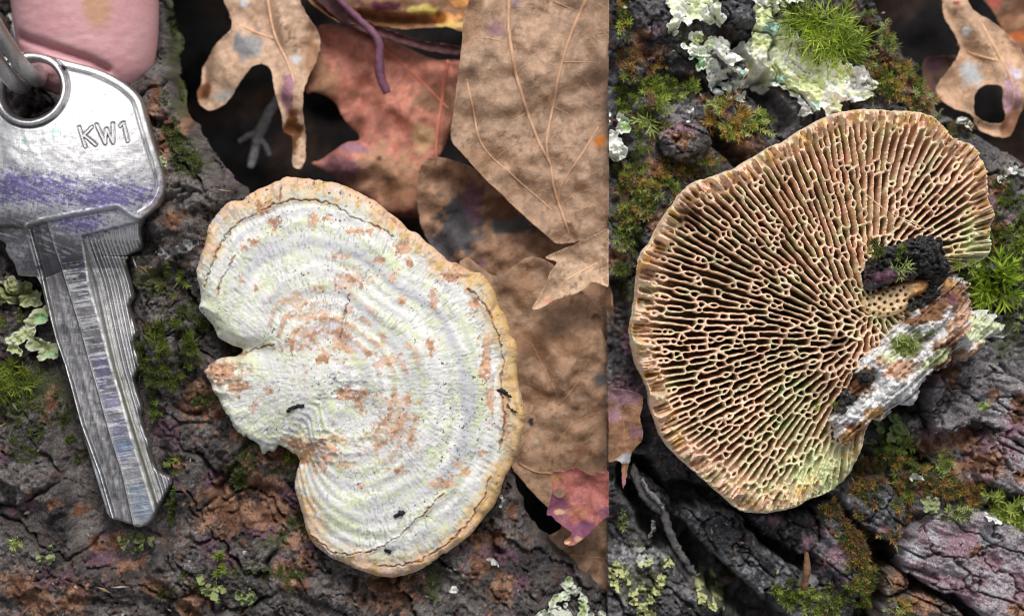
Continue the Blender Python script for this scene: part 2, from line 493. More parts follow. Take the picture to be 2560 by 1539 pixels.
# ---- right half
LOG_RIGHT = np.array([(1521, -420), (2130, -420), (2190, -60), (2215, 20), (2270, 110), (2330, 190), (2372, 272), (2440, 318), (2500, 352), (2600, 420), (2900, 560), (2900, 2000), (1521, 2000)], float)
Z_R = -0.10
def gully(x, y):
    """the open cracks between the bark plates"""
    g = np.zeros(x.shape)
    for pts, w, d in GULLY:
        q = line_dist(pts, x + 10 * fbm(x / 40, y / 40, 300, 2), y + 10 * fbm(x / 40, y / 40, 301, 2))
        g = np.maximum(g, d * (1 - sstep(w * 0.35, w, q)))
    return g
GULLY = [([(1590, 1190), (1680, 1330), (1780, 1420), (1900, 1530), (1960, 1640)], 60, 0.26), ([(1860, 1290), (1960, 1380), (2000, 1400)], 52, 0.20), ([(2200, 1370), (2225, 1420), (2190, 1490), (2170, 1640)], 46, 0.24),
         ([(1700, 1240), (1850, 1270), (2050, 1275)], 45, 0.14), ([(2300, 1462), (2380, 1500), (2440, 1560)], 30, 0.16), ([(1780, 330), (1830, 380), (1860, 400)], 24, 0.12), ([(1690, 190), (1760, 220)], 20, 0.08),
         ([(1905, 210), (1930, 250), (1960, 300)], 34, 0.12), ([(2285, 1120), (2330, 1165)], 18, 0.12), ([(1535, 720), (1560, 900), (1600, 1100)], 40, 0.08), ([(1850, 120), (1890, 190), (1870, 240)], 22, 0.06), ([(2160, 60), (2230, 190)], 18, 0.10),
         ([(2420, 930), (2440, 1000), (2500, 1040), (2560, 1110)], 9, 0.06), ([(2500, 1040), (2460, 1090)], 8, 0.05), ([(2060, 1290), (2150, 1380)], 16, 0.10)]

def bark_r(x, y, s=None):
    e = poly_sdf(LOG_RIGHT, x, y)
    h = bark_relief(x, y, 200, 38, 0.9) - gully(x, y)
    h = h - 0.03 - 0.10 * np.exp(-np.maximum(e, 0) / 45) * (x > 1900) - 0.12 * sstep(6, -22, e) * (x > 1900)
    m = sstep(40, -30, poly_sdf(M2_BED, x, y))
    return lerp(np.minimum(h, -0.045 + 0.3 * h), h, m)
M2_BED = np.array([(1600, 640), (1760, 460), (2060, 300), (2280, 290), (2440, 380), (2470, 620), (2440, 850), (2180, 1060), (2120, 1190), (1900, 1270), (1700, 1130), (1600, 900)], float)

RUST_R = [(1600, 105, 24, 30), (1620, 130, 40, 20), (1700, 350, 30, 22), (1640, 420, 44, 30), (1860, 370, 40, 26), (1880, 340, 20, 14), (1760, 245, 26, 14), (2340, 1120, 50, 24), (2420, 1100, 34, 30), (2470, 1160, 40, 36), (2405, 1170, 36, 26),
          (2550, 1185, 30, 16), (2380, 930, 26, 34), (2480, 980, 18, 18), (2545, 1010, 20, 40), (2430, 1370, 26, 14), (2245, 1450, 22, 26), (2300, 1500, 50, 40), (2540, 1520, 30, 30), (1548, 1060, 34, 50), (2480, 560, 20, 30), (1545, 640, 30, 20), (2230, 140, 40, 30),
          (2285, 210, 50, 30), (2330, 250, 40, 22), (2060, 1520, 40, 20), (2440, 480, 30, 40), (2500, 470, 20, 30), (1600, 540, 30, 24), (1660, 250, 20, 10), (1640, 560, 20, 20)]
PINK_R = [(2320, 1330, 30, 30), (2390, 1350, 50, 34), (2420, 1330, 30, 20), (2360, 1370, 50, 16), (2290, 1410, 26, 14), (2340, 1440, 50, 12), (2410, 1480, 30, 30), (2440, 1440, 26, 16), (2480, 1130, 50, 50), (2350, 1090, 40, 20), (2540, 1060, 30, 40), (2545, 1450, 26, 40),
          (2090, 1380, 22, 30), (2060, 1410, 16, 22), (2020, 1370, 20, 36), (2110, 1450, 22, 10), (1850, 1480, 26, 14), (2060, 1320, 26, 16), (1690, 330, 40, 26), (1760, 425, 24, 12), (1640, 80, 14, 8), (1560, 980, 40, 40), (1535, 640, 20, 30), (2490, 500, 14, 20), (2530, 560, 20, 20), (2320, 940, 40, 24),
          (2450, 1190, 26, 40), (2470, 1390, 30, 30), (2540, 1500, 40, 30), (2380, 1460, 20, 20), (2250, 1330, 14, 10), (2200, 1320, 14, 8), (1940, 1300, 30, 10), (1580, 860, 20, 30)]
WHITE_R = [(2460, 1340, 26, 30), (2275, 1375, 26, 20), (2320, 1330, 14, 18), (1600, 1400, 50, 30), (1660, 1390, 26, 12), (1580, 1530, 20, 10), (2300, 1060, 20, 10), (2440, 1200, 12, 8), (2510, 1000, 14, 12), (1700, 240, 16, 12)]
ALGA_R = [(1660, 220, 80, 30), (1560, 560, 40, 60), (1590, 700, 40, 60), (2250, 60, 60, 60), (2270, 190, 60, 60), (2500, 560, 50, 60), (2520, 850, 40, 40), (2230, 1130, 60, 50), (1600, 1440, 70, 70), (1800, 1480, 60, 30), (2500, 1280, 60, 40), (2420, 830, 40, 40)]

def pig_r(x, y, s, h):
    n = fbm(x / 70, y / 70, 131, 4); f = fbm(x / 8, y / 8, 133, 3)
    c = np.tile(srgb(108, 106, 109), (len(x), 1))
    c = mixc(c, srgb(62, 60, 63), sstep(-0.1, 0.7, n + 0.4 * f))
    c = mixc(c, srgb(164, 161, 164), sstep(0.2, 0.8, -n + 0.7 * f) * 0.8)
    c = mixc(c, C_RUSTD, sstep(0.45, 0.7, fbm(x / 40, y / 40, 147, 4, 0.6)) * 0.6)
    c = mixc(c, C_ALGA, patch(x, y, ALGA_R, 171) * 0.6)
    c = mixc(c, C_PINK, patch(x, y, PINK_R, 172, 12) * 0.85)
    c = mixc(c, lerp(C_RUSTD[None], C_RUST[None] * 1.2, sstep(-0.5, 0.4, fbm(x / 16, y / 16, 174, 3))[:, None]), patch(x, y, RUST_R, 173))
    c = mixc(c, srgb(200, 200, 204), patch(x, y, WHITE_R, 175, 10) * 0.9)
    return c

log_r = sheet('log_bark', (1514, -300, 2840, 1860), 3.6,
              lambda X, Y: np.minimum(X - SEAM, poly_sdf(LOG_RIGHT, X, Y) + 20 + 16 * fbm(X / 60, Y / 60, 62, 3, 0.5)), lambda x, y, s: bark_r(x, y), Z_R, 0.6, M_BARK, pig_r, bottom='skirt')
tag(log_r, 'mossy grey log bark split into blocks under the pored bracket fungus', 'log', kind='structure')

# loose plates of bark standing proud on the right log, each a part of it
PLATES = [
 ([(1698, 1270), (1775, 1262), (1850, 1290), (1868, 1320), (1905, 1362), (1960, 1402), (2000, 1428), (1985, 1460), (1950, 1488), (1915, 1500), (1860, 1450), (1800, 1396), (1735, 1335)], 0.045, 48, 1, (86, 86, 90)),
 ([(1868, 1276), (1960, 1296), (2030, 1280), (2052, 1330), (2040, 1372), (2000, 1386), (1950, 1362), (1900, 1328)], -0.02, 40, 2, (78, 78, 82)),
 ([(2040, 1272), (2085, 1250), (2110, 1300), (2160, 1350), (2170, 1420), (2150, 1480), (2120, 1470), (2070, 1420), (2030, 1380), (2055, 1330)], 0.03, 44, 3, (98, 98, 103)),
 ([(2095, 1240), (2150, 1205), (2200, 1190), (2240, 1230), (2262, 1290), (2246, 1335), (2220, 1350), (2180, 1330), (2130, 1290)], 0.045, 30, 4, (100, 100, 104)),
 ([(2248, 1390), (2262, 1335), (2300, 1300), (2350, 1284), (2410, 1278), (2470, 1284), (2530, 1310), (2580, 1352), (2640, 1440), (2640, 1560), (2560, 1580), (2440, 1530), (2390, 1480), (2350, 1478), (2300, 1450), (2262, 1428)], 0.07, 20, 5, (178, 168, 174)),
 ([(2210, 1440), (2232, 1416), (2262, 1436), (2272, 1462), (2250, 1480), (2215, 1482)], 0.03, 60, 6, (140, 118, 100)),
 ([(2200, 1520), (2240, 1485), (2300, 1478), (2360, 1500), (2420, 1550), (2440, 1640), (2300, 1660), (2210, 1600)], 0.03, 20, 7, (120, 110, 104)),
 ([(2310, 1000), (2330, 950), (2390, 920), (2460, 900), (2520, 930), (2600, 980), (2660, 1040), (2600, 1110), (2530, 1100), (2480, 1066), (2440, 1050), (2400, 1075), (2340, 1080)], 0.025, 10, 8, (156, 150, 154)),
 ([(2440, 1190), (2470, 1110), (2500, 1085), (2560, 1120), (2660, 1160), (2660, 1260), (2560, 1240), (2500, 1225)], 0.04, 25, 9, (168, 158, 164)),
 ([(1645, 345), (1670, 318), (1720, 308), (1765, 322), (1776, 362), (1740, 386), (1690, 396), (1655, 380)], 0.05, 15, 10, (96, 96, 100)),
 ([(1775, 130), (1800, 128), (1845, 145), (1870, 185), (1850, 200), (1810, 172)], 0.05, 40, 11, (84, 84, 88)),
 ([(1770, 20), (1830, 0), (1880, 25), (1885, 62), (1850, 70), (1800, 62)], 0.05, 20, 12, (80, 80, 84)),
 ([(1605, 60), (1640, 25), (1690, 30), (1700, 60), (1660, 90), (1615, 92)], 0.04, 20, 13, (86, 84, 88)),
 ([(1545, 180), (1580, 158), (1608, 170), (1604, 200), (1570, 214)], 0.05, 30, 14, (82, 82, 92)),
 ([(1524, 100), (1545, 76), (1568, 84), (1564, 112), (1530, 122)], 0.05, 30, 15, (66, 66, 72)),
 ([(1560, 1180), (1610, 1185), (1700, 1270), (1690, 1290), (1620, 1245)], -0.01, 40, 16, (60, 60, 64)),
]
def plate(pts, top, deg, seed, col):
    P = smooth_poly(pts, 4)
    base = srgb(*col)
    def sdf(X, Y):
        return np.minimum(poly_sdf(P, X, Y) + 5 * fbm(X / 16, Y / 16, 400 + seed, 3) + 2 * fbm(X / 5, Y / 5, 420 + seed, 2), X - SEAM - 1)
    def h(x, y, s):
        u, v = rot(x, y, deg)
        e = 16.0; q = np.clip(s / e, 0, 1)
        g = ridged(u / 110 + 0.3 * fbm(x / 50, y / 50, seed, 2), v / 13, 440 + seed, 3)
        f1, f2, _ = vor(u / 120 + .3 * fbm(x / 40, y / 40, seed + 3, 3), v / 70, 455 + seed)
        return top - 0.05 * (1 - np.sqrt(1 - (1 - q) ** 2)) + 0.010 * (g - 0.3) + 0.024 * fbm(x / 60, y / 60, 460 + seed, 3) + 0.007 * fbm(x / 7, y / 7, 480 + seed, 3) - 0.03 * (1 - sstep(0.01, 0.07, f2 - f1))
    def pig(x, y, s, hh):
        f = fbm(x / 8, y / 8, 500 + seed, 3); n = fbm(x / 40, y / 40, 520 + seed, 3)
        c = np.tile(base, (len(x), 1)) * (1 + 0.35 * n + 0.25 * f)[:, None]
        c = mixc(c, srgb(178, 178, 182), sstep(0.35, 0.8, f + n * 0.7) * 0.55)
        c = mixc(c, C_PINK, patch(x, y, PINK_R, 172, 12) * 0.85)
        c = mixc(c, lerp(C_RUSTD[None], C_RUST[None] * 1.2, sstep(-0.5, 0.4, fbm(x / 16, y / 16, 174, 3))[:, None]), patch(x, y, RUST_R, 173))
        return mixc(c, srgb(205, 205, 210), patch(x, y, WHITE_R, 175, 10) * 0.9)
    bb = (P[:, 0].min() - 14, P[:, 1].min() - 14, P[:, 0].max() + 14, P[:, 1].max() + 14)
    sheet('bark_plate', bb, 3.2, sdf, h, Z_R, 0.22, M_BARK, pig, parent=log_r, bottom='fan')
    return P
PLATE_P = [(plate(*p), p[1]) for p in PLATES]

def top_r(x, y):
    """top of the right log at a pixel, plates included"""
    x = np.asarray(x, float); y = np.asarray(y, float)
    h = bark_r(x, y)
    for P, t in PLATE_P:
        h = np.where(poly_sdf(P, x, y) > 4, np.maximum(h, t), h)
    return h + Z_R
# ------------------------------------------------------------------ leaves
def leaf(label, pts, z0, tilt, col, seed, veins=(), holes=(), spots=(), group=None, ragged=1.5, step=5.0, curl=0.02, bump=0.02, thick=0.006, name='dry_leaf', cut=None, folds=()):
    P = smooth_poly(pts, 4)
    cxm, cym = P.mean(0)
    t = thing(name, label, 'leaf', cxm, cym, z0, group)
    H_ = [smooth_poly(h, 3) for h in holes]
    def sdf(X, Y):
        s = poly_sdf(P, X, Y)
        for q in H_: s = np.minimum(s, -poly_sdf(q, X, Y))
        s = s + ragged * fbm(X / 9, Y / 9, seed, 3)
        if cut == 'l': s = np.minimum(s, SEAM - X)
        if cut == 'r': s = np.minimum(s, X - SEAM)
        return s
    def hh(x, y, s=None):
        h = tilt[0] * (x - cxm) / 1000 + tilt[1] * (y - cym) / 1000 + bump * fbm(x / 130, y / 130, seed + 5, 3) + 0.004 * fbm(x / 24, y / 24, seed + 6, 2)
        for fp, fw, fa in folds:
            h = h + fa * np.exp(-(line_dist(fp, x, y) / fw) ** 2)
        for vp, w in veins:
            h = h - 0.010 * np.exp(-(line_dist(vp, x, y) / 22.0) ** 2)
        if s is not None: h = h + curl * np.exp(-np.maximum(s, 0) / 14)
        return h
    def pig(x, y, s, h):
        n = fbm(x / 80, y / 80, seed + 8, 4); f = fbm(x / 12, y / 12, seed + 9, 3, 0.6)
        col_ = 0.86 * np.array(col) + 0.14 * np.mean(col)
        c = np.tile(srgb(*col_), (len(x), 1)) * (1 + 0.20 * n + 0.17 * f)[:, None]
        c = mixc(c, srgb(*(col_ * 0.78)), 0.6 * sstep(0.0, 0.5, fbm(x / 34, y / 34, seed + 14, 4, 0.65)))
        d = sstep(0.5, 0.75, fbm(x / 10, y / 10, seed + 10, 2)) * sstep(-0.3, 0.5, fbm(x / 90, y / 90, seed + 11, 2))
        c = mixc(c, srgb(92, 64, 44), d * 0.6)
        for sx, sy, rx, ry, cc, am in spots:
            m = blob(x, y, sx, sy, rx, ry)
            c = mixc(c, srgb(*cc), am * sstep(0.25, 0.6, m + 0.3 * fbm(x / 18, y / 18, seed + 13, 3) * (m > 0.03)))
        return c
    bb = (P[:, 0].min() - 8, P[:, 1].min() - 8, P[:, 0].max() + 8, P[:, 1].max() + 8)
    b = sheet('leaf_blade', bb, step, sdf, hh, z0, thick, M_LEAF, pig, parent=t)
    k = (CAMH - z0) / CAMH
    for i, (vp, w) in enumerate(veins):
        q = smooth_poly(vp, 8, False)
        if cut == 'l': q = q[q[:, 0] < SEAM - w]
        if cut == 'r': q = q[q[:, 0] > SEAM + w]
        z = z0 + hh(q[:, 0], q[:, 1]) + 0.0001 * w
        V = np.stack([(q[:, 0] - 1280) / 1000 * k, -(q[:, 1] - 769.5) / 1000 * k, z], 1)
        tube('midrib' if i == 0 else 'vein', V, 0.8 * w / 1000 * np.linspace(1.0, 0.55, len(V)), M_VEIN, b, 8, np.minimum(srgb(*col) * 1.2, 0.8))
    return t

# left half, from the back to the front
leaf('mottled brown and grey wet leaf far down between the big leaf and the white bracket', [(1060, 400), (1200, 430), (1330, 540), (1480, 620), (1521, 700), (1521, 840), (1400, 900), (1240, 820), (1130, 690), (1050, 560)], -0.27, (0.1, 0), (168, 126, 96), 810,
     spots=[(1150, 560, 60, 70, (78, 76, 78), 1), (1280, 560, 70, 24, (74, 74, 76), 1), (1100, 620, 60, 40, (84, 80, 84), 1), (1180, 500, 26, 60, (110, 74, 92), .8), (1160, 660, 50, 14, (120, 84, 104), .8), (1250, 520, 50, 30, (104, 62, 36), .8)], step=7, bump=0.06)
leaf('salmon red leaf lying deep behind the white bracket', [(800, 60), (955, 93), (1017, 115), (1095, 146), (1180, 160), (1170, 300), (1138, 320), (1095, 400), (1098, 470), (1092, 536), (997, 545), (900, 500), (830, 440), (778, 409), (800, 396), (865, 356), (899, 344), (859, 298), (831, 251), (787, 231), (762, 229), (775, 150)], -0.40, (-0.1, 0.05), (200, 122, 100), 820,
     veins=[([(950, 110), (1040, 190), (1120, 270)], 5), ([(1120, 150), (1105, 240), (1090, 380), (1100, 520)], 6)],
     spots=[(960, 440, 110, 70, (178, 138, 108), .9), (850, 420, 50, 36, (150, 104, 116), .9), (880, 370, 40, 14, (160, 118, 136), .9), (1090, 250, 60, 40, (138, 104, 78), .9), (800, 190, 40, 60, (160, 120, 92), .9), (1060, 340, 40, 34, (198, 158, 118), 1), (1030, 470, 60, 50, (130, 90, 62), .8), (948, 397, 9, 7, (80, 50, 30), .9), (880, 235, 16, 12, (140, 104, 78), .8)], step=6, bump=0.05, curl=-0.03)
leaf('tan curled leaf end with a torn dark hole between log and salmon leaf', [(556, -60), (560, 0), (574, 37), (578, 72), (546, 102), (518, 136), (499, 164), (497, 202), (487, 226), (490, 250), (520, 276), (555, 268), (580, 246), (600, 215), (629, 177), (657, 164), (680, 177), (688, 217), (698, 257), (709, 295), (713, 335), (736, 350), (736, 418), (764, 416), (768, 340), (764, 279), (772, 211), (800, 124), (794, 78), (769, 40), (752, 0), (748, -60)], -0.36, (0.05, 0), (206, 168, 138), 830,
     veins=[([(668, -30), (680, 50), (694, 102), (722, 160), (742, 212)], 6), ([(572, 38), (610, 68), (660, 90), (694, 102)], 5)],
     spots=[(620, 110, 40, 34, (150, 150, 152), 1), (610, 8, 10, 10, (200, 205, 210), 1), (745, 150, 12, 12, (196, 198, 204), 1), (560, 240, 30, 14, (150, 150, 146), .9), (725, 240, 16, 60, (160, 112, 140), .8), (500, 225, 26, 22, (120, 70, 36), .9), (735, 330, 26, 60, (104, 62, 30), 1), (780, 130, 18, 60, (150, 104, 70), .7)], step=5, bump=0.03, folds=[([(690, 0), (745, 200), (745, 400)], 40, 0.06), ([(500, 130), (490, 240)], 26, -0.07)])
leaf('dark brown curled leaf at the top edge with a yellow and orange rim', [(740, -80), (770, 0), (810, 36), (860, 62), (940, 66), (1000, 76), (1040, 76), (1110, 70), (1180, 72), (1200, -80)], -0.36, (0, 0.1), (150, 106, 72), 840,
     veins=[([(1080, -40), (1130, 10), (1160, 42)], 4)],
     spots=[(1120, 46, 34, 20, (226, 160, 96), 1), (1150, 5, 20, 16, (226, 160, 96), 1), (1060, 24, 40, 10, (196, 178, 96), 1), (1130, 62, 50, 10, (214, 186, 110), .9), (840, 30, 80, 24, (90, 52, 24), 1), (950, 14, 60, 12, (80, 30, 44), 1), (1000, 55, 70, 16, (108, 66, 34), .9)], step=5, curl=0.03, folds=[([(900, 40), (1000, 52), (1100, 50)], 14, -0.06)])
leaf('narrow dark maroon leaf strip crossing above the salmon leaf', [(760, -40), (800, 10), (880, 70), (960, 96), (1060, 126), (1150, 138), (1160, 118), (1060, 104), (960, 72), (880, 34), (830, -30)], -0.34, (0, 0), (84, 42, 44), 850, step=5)
leaf('big brown leaf with pale forked veins at the top right of the left half', [(1179, -70), (1175, 0), (1160, 37), (1157, 93), (1151, 155), (1141, 232), (1132, 300), (1128, 350), (1157, 387), (1219, 455), (1249, 481), (1304, 534), (1369, 591), (1398, 608), (1450, 602), (1540, 575), (1560, -70)], -0.15, (-0.06, -0.05), (176, 140, 112), 860,
     veins=[([(1270, -60), (1272, 0), (1272, 77), (1290, 186), (1318, 279), (1352, 365), (1376, 412), (1383, 460), (1398, 511), (1415, 560), (1430, 602)], 7), ([(1490, -60), (1464, 0), (1436, 62), (1405, 155), (1383, 263), (1366, 356), (1376, 412)], 7), ([(1535, 250), (1467, 366), (1405, 460), (1397, 505)], 5), ([(1166, 198), (1182, 270), (1207, 366), (1290, 445), (1385, 527)], 4.5),
            ([(1191, 96), (1230, 100), (1268, 110)], 2.5), ([(1385, 0), (1441, 24)], 2.5), ([(1520, 262), (1467, 205)], 2.5), ([(1506, 285), (1440, 240)], 2), ([(1290, 186), (1350, 130), (1400, 120)], 1.8), ([(1405, 155), (1470, 156), (1500, 160), (1521, 188)], 2), ([(1318, 279), (1280, 300), (1230, 300)], 1.6), ([(1383, 263), (1430, 290), (1450, 330)], 1.6), ([(1240, 395), (1290, 360), (1340, 350)], 1.6), ([(1400, 511), (1450, 480), (1500, 470)], 1.8)],
     spots=[(1502, 352, 14, 16, (196, 120, 56), 1), (1245, 75, 24, 20, (140, 104, 112), .8), (1290, 5, 10, 8, (140, 110, 130), .8), (1180, 60, 30, 60, (150, 112, 82), .6), (1290, 115, 30, 16, (130, 96, 70), .7), (1200, 400, 80, 40, (150, 116, 88), .6)], step=5, cut='l', bump=0.035, ragged=1.0)
leaf('brown leaf with a long smooth blade behind the right side of the white bracket', [(1150, 650), (1240, 690), (1330, 640), (1420, 690), (1480, 760), (1521, 830), (1560, 1000), (1560, 1500), (1517, 1480), (1448, 1447), (1397, 1387), (1360, 1350), (1401, 1322), (1397, 1296), (1366, 1266), (1285, 1176), (1240, 1100), (1150, 900)], -0.20, (0.02, -0.02), (166, 128, 98), 870,
     veins=[([(1298, 1158), (1340, 1178), (1379, 1184), (1440, 1200)], 4), ([(1420, 1390), (1480, 1392), (1521, 1400)], 3), ([(1400, 1010), (1440, 960), (1450, 920)], 2.2), ([(1390, 1120), (1430, 1060), (1500, 1030)], 2.2), ([(1460, 1110), (1521, 1060)], 2), ([(1330, 860), (1380, 960), (1400, 1010)], 1.8), ([(1495, 1440), (1510, 1400)], 1.6)],
     spots=[(1327, 1054, 7, 9, (24, 22, 24), 1), (1505, 950, 22, 18, (110, 108, 112), .9), (1340, 980, 40, 26, (128, 92, 66), .7), (1445, 1130, 24, 20, (126, 90, 66), .8), (1330, 860, 60, 40, (136, 98, 68), .7), (1250, 1110, 30, 20, (92, 88, 92), .9), (1430, 860, 50, 30, (140, 100, 72), .6), (1342, 1102, 6, 6, (170, 180, 150), .9), (1300, 720, 50, 50, (140, 104, 76), .6)],
     holes=[[(1474, 800), (1500, 822), (1521, 858), (1560, 880), (1560, 800), (1500, 780)]], step=5, cut='l', bump=0.03, curl=0.0)
leaf('pale tan leaf tip with a pointed side lobe below the big veined leaf', [(1362, 644), (1404, 624), (1450, 605), (1530, 566), (1560, 566), (1560, 720), (1521, 718), (1482, 705), (1463, 721), (1430, 737), (1385, 750), (1359, 767), (1328, 774), (1350, 735), (1366, 705), (1375, 679), (1392, 655)], -0.06, (0.05, 0.02), (204, 168, 136), 880,
     veins=[([(1521, 646), (1480, 664), (1417, 699), (1370, 740)], 3.5), ([(1470, 668), (1440, 640)], 1.8)], spots=[(1376, 752, 14, 6, (206, 130, 110), .9)], cut='l', step=4.5, ragged=0.8)
leaf('small red leaf scrap with a round hole at the lower right of the left half', [(1378, 1182), (1409, 1176), (1440, 1166), (1457, 1176), (1483, 1188), (1491, 1178), (1560, 1186), (1560, 1285), (1521, 1288), (1496, 1307), (1465, 1339), (1431, 1361), (1409, 1354), (1429, 1335), (1422, 1324), (1401, 1309), (1388, 1300), (1379, 1288), (1366, 1285), (1375, 1253), (1381, 1219)], -0.07, (0.02, 0), (172, 98, 90), 890,
     holes=[[(1384, 1230), (1390, 1221), (1402, 1221), (1411, 1230), (1406, 1241), (1392, 1242)]], veins=[([(1440, 1225), (1480, 1215), (1521, 1238)], 1.6), ([(1480, 1215), (1470, 1180)], 1.2)],
     spots=[(1390, 1275, 44, 34, (124, 74, 96), 1), (1465, 1325, 40, 30, (126, 76, 102), 1), (1390, 1195, 22, 16, (160, 112, 78), 1), (1450, 1280, 30, 20, (170, 110, 84), .8), (1397, 1280, 12, 7, (196, 156, 110), .9), (1510, 1280, 24, 20, (120, 80, 100), .8), (1418, 1354, 12, 6, (214, 180, 140), 1), (1445, 1346, 8, 6, (180, 140, 110), .9)], step=3, cut='l', ragged=0.7, curl=0.015)
# stalks and twig of the left background
PET = M_VEIN
def rod(name, label, cat, pts, z, r, mat, pig, n=8):
    q = smooth_poly(pts, n, False)
    zz = np.interp(np.linspace(0, 1, len(q)), np.linspace(0, 1, len(z)), z)
    V = np.array([W(a, b, c) for (a, b), c in zip(q, zz)])
    rr = np.interp(np.linspace(0, 1, len(q)), np.linspace(0, 1, len(r)), r) / 1000
    o = tube(name, V, rr, mat, None, 10, pig, 0.0006)
    return tag(o, label, cat)
rod('leaf_stalk', 'purple leaf stalk hooking down over the salmon leaf', 'stalk', [(815, -60), (850, 0), (900, 50), (945, 100), (948, 160), (952, 195), (968, 232)], [-0.30, -0.28, -0.30], [8, 9, 13, 11], PET, srgb(112, 74, 92))
rod('leaf_stalk', 'straight maroon stalk hanging below the salmon leaf beside the bracket rim', 'stalk', [(1100, 425), (1106, 500), (1112, 560), (1116, 640)], [-0.36, -0.40, -0.46], [12, 13, 12], PET, srgb(98, 50, 66))
tw = thing('twig', 'grey forked twig stub deep in the dark hollow behind the tan leaf', 'twig', 650, 320, -0.62)
for nm, pts, r in (('stem', [(700, 240), (670, 290), (648, 335), (640, 360)], [13, 16, 15]), ('fork', [(650, 330), (620, 340), (596, 356)], [8, 8, 6]), ('fork', [(650, 345), (664, 365), (674, 390)], [8, 8, 7]), ('fork', [(642, 350), (634, 390), (625, 420)], [12, 14, 10])):
    q = smooth_poly(pts, 6, False); V = np.array([W(a, b, -0.60) for a, b in q])
    tube(nm, V, np.interp(np.linspace(0, 1, len(q)), np.linspace(0, 1, len(r)), r) / 1000, M_TWIG, tw, 9, srgb(150, 148, 150), 0.001)

# right half
leaf('rusty dark leaf edge behind the torn tan leaf at the upper right corner', [(2412, -60), (2470, 20), (2540, 130), (2640, 160), (2640, -60)], -0.55, (0, 0), (120, 78, 52), 900, spots=[(2545, 92, 40, 12, (176, 92, 40), 1), (2480, 10, 18, 14, (160, 70, 62), .9), (2540, 55, 40, 16, (170, 124, 92), .8)], step=6)
leaf('pale tan torn leaf with a black hole at the upper right of the right half', [(2345, -60), (2350, 0), (2356, 46), (2390, 102), (2393, 136), (2350, 201), (2337, 226), (2350, 252), (2381, 273), (2420, 288), (2450, 330), (2514, 345), (2540, 300), (2556, 250), (2562, 180), (2546, 124), (2489, 68), (2427, 28), (2412, 0), (2405, -60)], -0.38, (0, 0.05), (206, 164, 130), 910,
     holes=[[(2430, 245), (2445, 222), (2470, 214), (2495, 224), (2500, 262), (2508, 300), (2490, 312), (2455, 306), (2430, 285)]], veins=[([(2395, -20), (2440, 50), (2470, 110), (2520, 210), (2530, 290)], 6), ([(2394, 110), (2430, 135), (2470, 152), (2495, 160)], 5)],
     spots=[(2425, 185, 26, 30, (180, 180, 182), 1), (2410, 80, 9, 8, (216, 218, 222), 1), (2530, 190, 14, 12, (214, 216, 222), .9), (2520, 250, 20, 60, (196, 156, 176), .8), (2383, 12, 8, 6, (140, 66, 56), 1), (2525, 310, 26, 40, (130, 86, 54), .9)], step=5, folds=[([(2400, 20), (2540, 240)], 34, 0.05)])
leaf('dull brown leaf piece in the shadow left of the torn tan leaf', [(2310, 150), (2360, 140), (2400, 150), (2380, 230), (2340, 260), (2312, 230)], -0.52, (0, 0), (120, 86, 72), 920, spots=[(2330, 160, 26, 16, (120, 80, 100), .8)], step=6)
leaf('brown leaf with purple stains against the seam at the left of the right half', [(1500, 950), (1525, 970), (1560, 972), (1600, 985), (1606, 1010), (1598, 1040), (1606, 1090), (1582, 1130), (1572, 1165), (1560, 1218), (1554, 1205), (1555, 1160), (1540, 1152), (1500, 1140)], -0.02, (0.02, 0), (150, 108, 78), 930,
     spots=[(1560, 985, 44, 30, (150, 116, 132), .8), (1535, 1040, 20, 26, (156, 122, 132), .8), (1590, 1080, 20, 16, (150, 110, 124), .7), (1565, 1150, 16, 12, (170, 170, 176), .9), (1560, 1205, 8, 16, (150, 90, 110), .9)], veins=[([(1530, 980), (1560, 1060), (1562, 1160)], 3)], step=3.5, cut='r', bump=0.03, curl=0.02)
tw = thing('twig', 'weathered grey twig lying in the bark crack at the lower left of the right half', 'twig', 1640, 1290, -0.1)
for nm, pts, r, cz in (('stem', [(1582, 1160), (1592, 1195), (1612, 1235), (1640, 1262), (1660, 1285), (1672, 1325), (1694, 1368), (1722, 1415), (1746, 1440)], [6, 10, 14, 15, 9, 11, 8, 6, 3], -0.10), ('splinter', [(1604, 1196), (1622, 1226), (1640, 1246), (1660, 1270)], [3, 6, 4], -0.073), ('splinter', [(1634, 1300), (1632, 1322), (1622, 1342)], [3, 2, 1.5], -0.1)):
    q = smooth_poly(pts, 6, False); V = np.array([W(a, b, cz) for a, b in q])
    tube(nm, V, np.interp(np.linspace(0, 1, len(q)), np.linspace(0, 1, len(r)), r) / 1000, M_TWIG, tw, 9, srgb(92, 90, 90) if nm == 'stem' else srgb(140, 138, 138), 0.0026)
# ------------------------------------------------------------------ white bracket, seen from above
M1 = [(710,441),(757,444),(800,450),(854,460),(908,487),(936,501),(965,524),(997,550),(1020,574),(1039,579),(1062,602),(1091,624),(1120,652),(1143,655),(1175,678),(1201,681),(1223,708),(1238,731),(1246,763),(1265,793),(1277,838),(1290,854),(1294,893),(1293,920),(1295,952),(1306,1003),(1313,1046),(1302,1102),(1285,1154),(1259,1201),(1246,1245),(1216,1288),(1181,1331),(1142,1365),(1099,1391),(1065,1417),(1026,1436),(983,1445),(940,1441),(891,1423),(826,1395),(787,1369),(766,1335),(753,1288),(736,1232),(735,1205),(740,1176),(746,1150),(729,1132),(714,1120),(693,1113),(680,1128),(664,1127),(650,1139),(646,1111),(619,1094),(581,1074),(574,1046),(555,1023),(531,978),(512,943),(501,930),(514,917),(527,905),(558,893),(590,890),(602,873),(571,861),(541,843),(527,814),(507,791),(492,770),(497,750),(492,716),(487,679),(495,642),(507,615),(514,582),(521,555),(534,538),(554,514),(575,501),(602,501),(622,484),(649,469),(676,457),(696,450)]
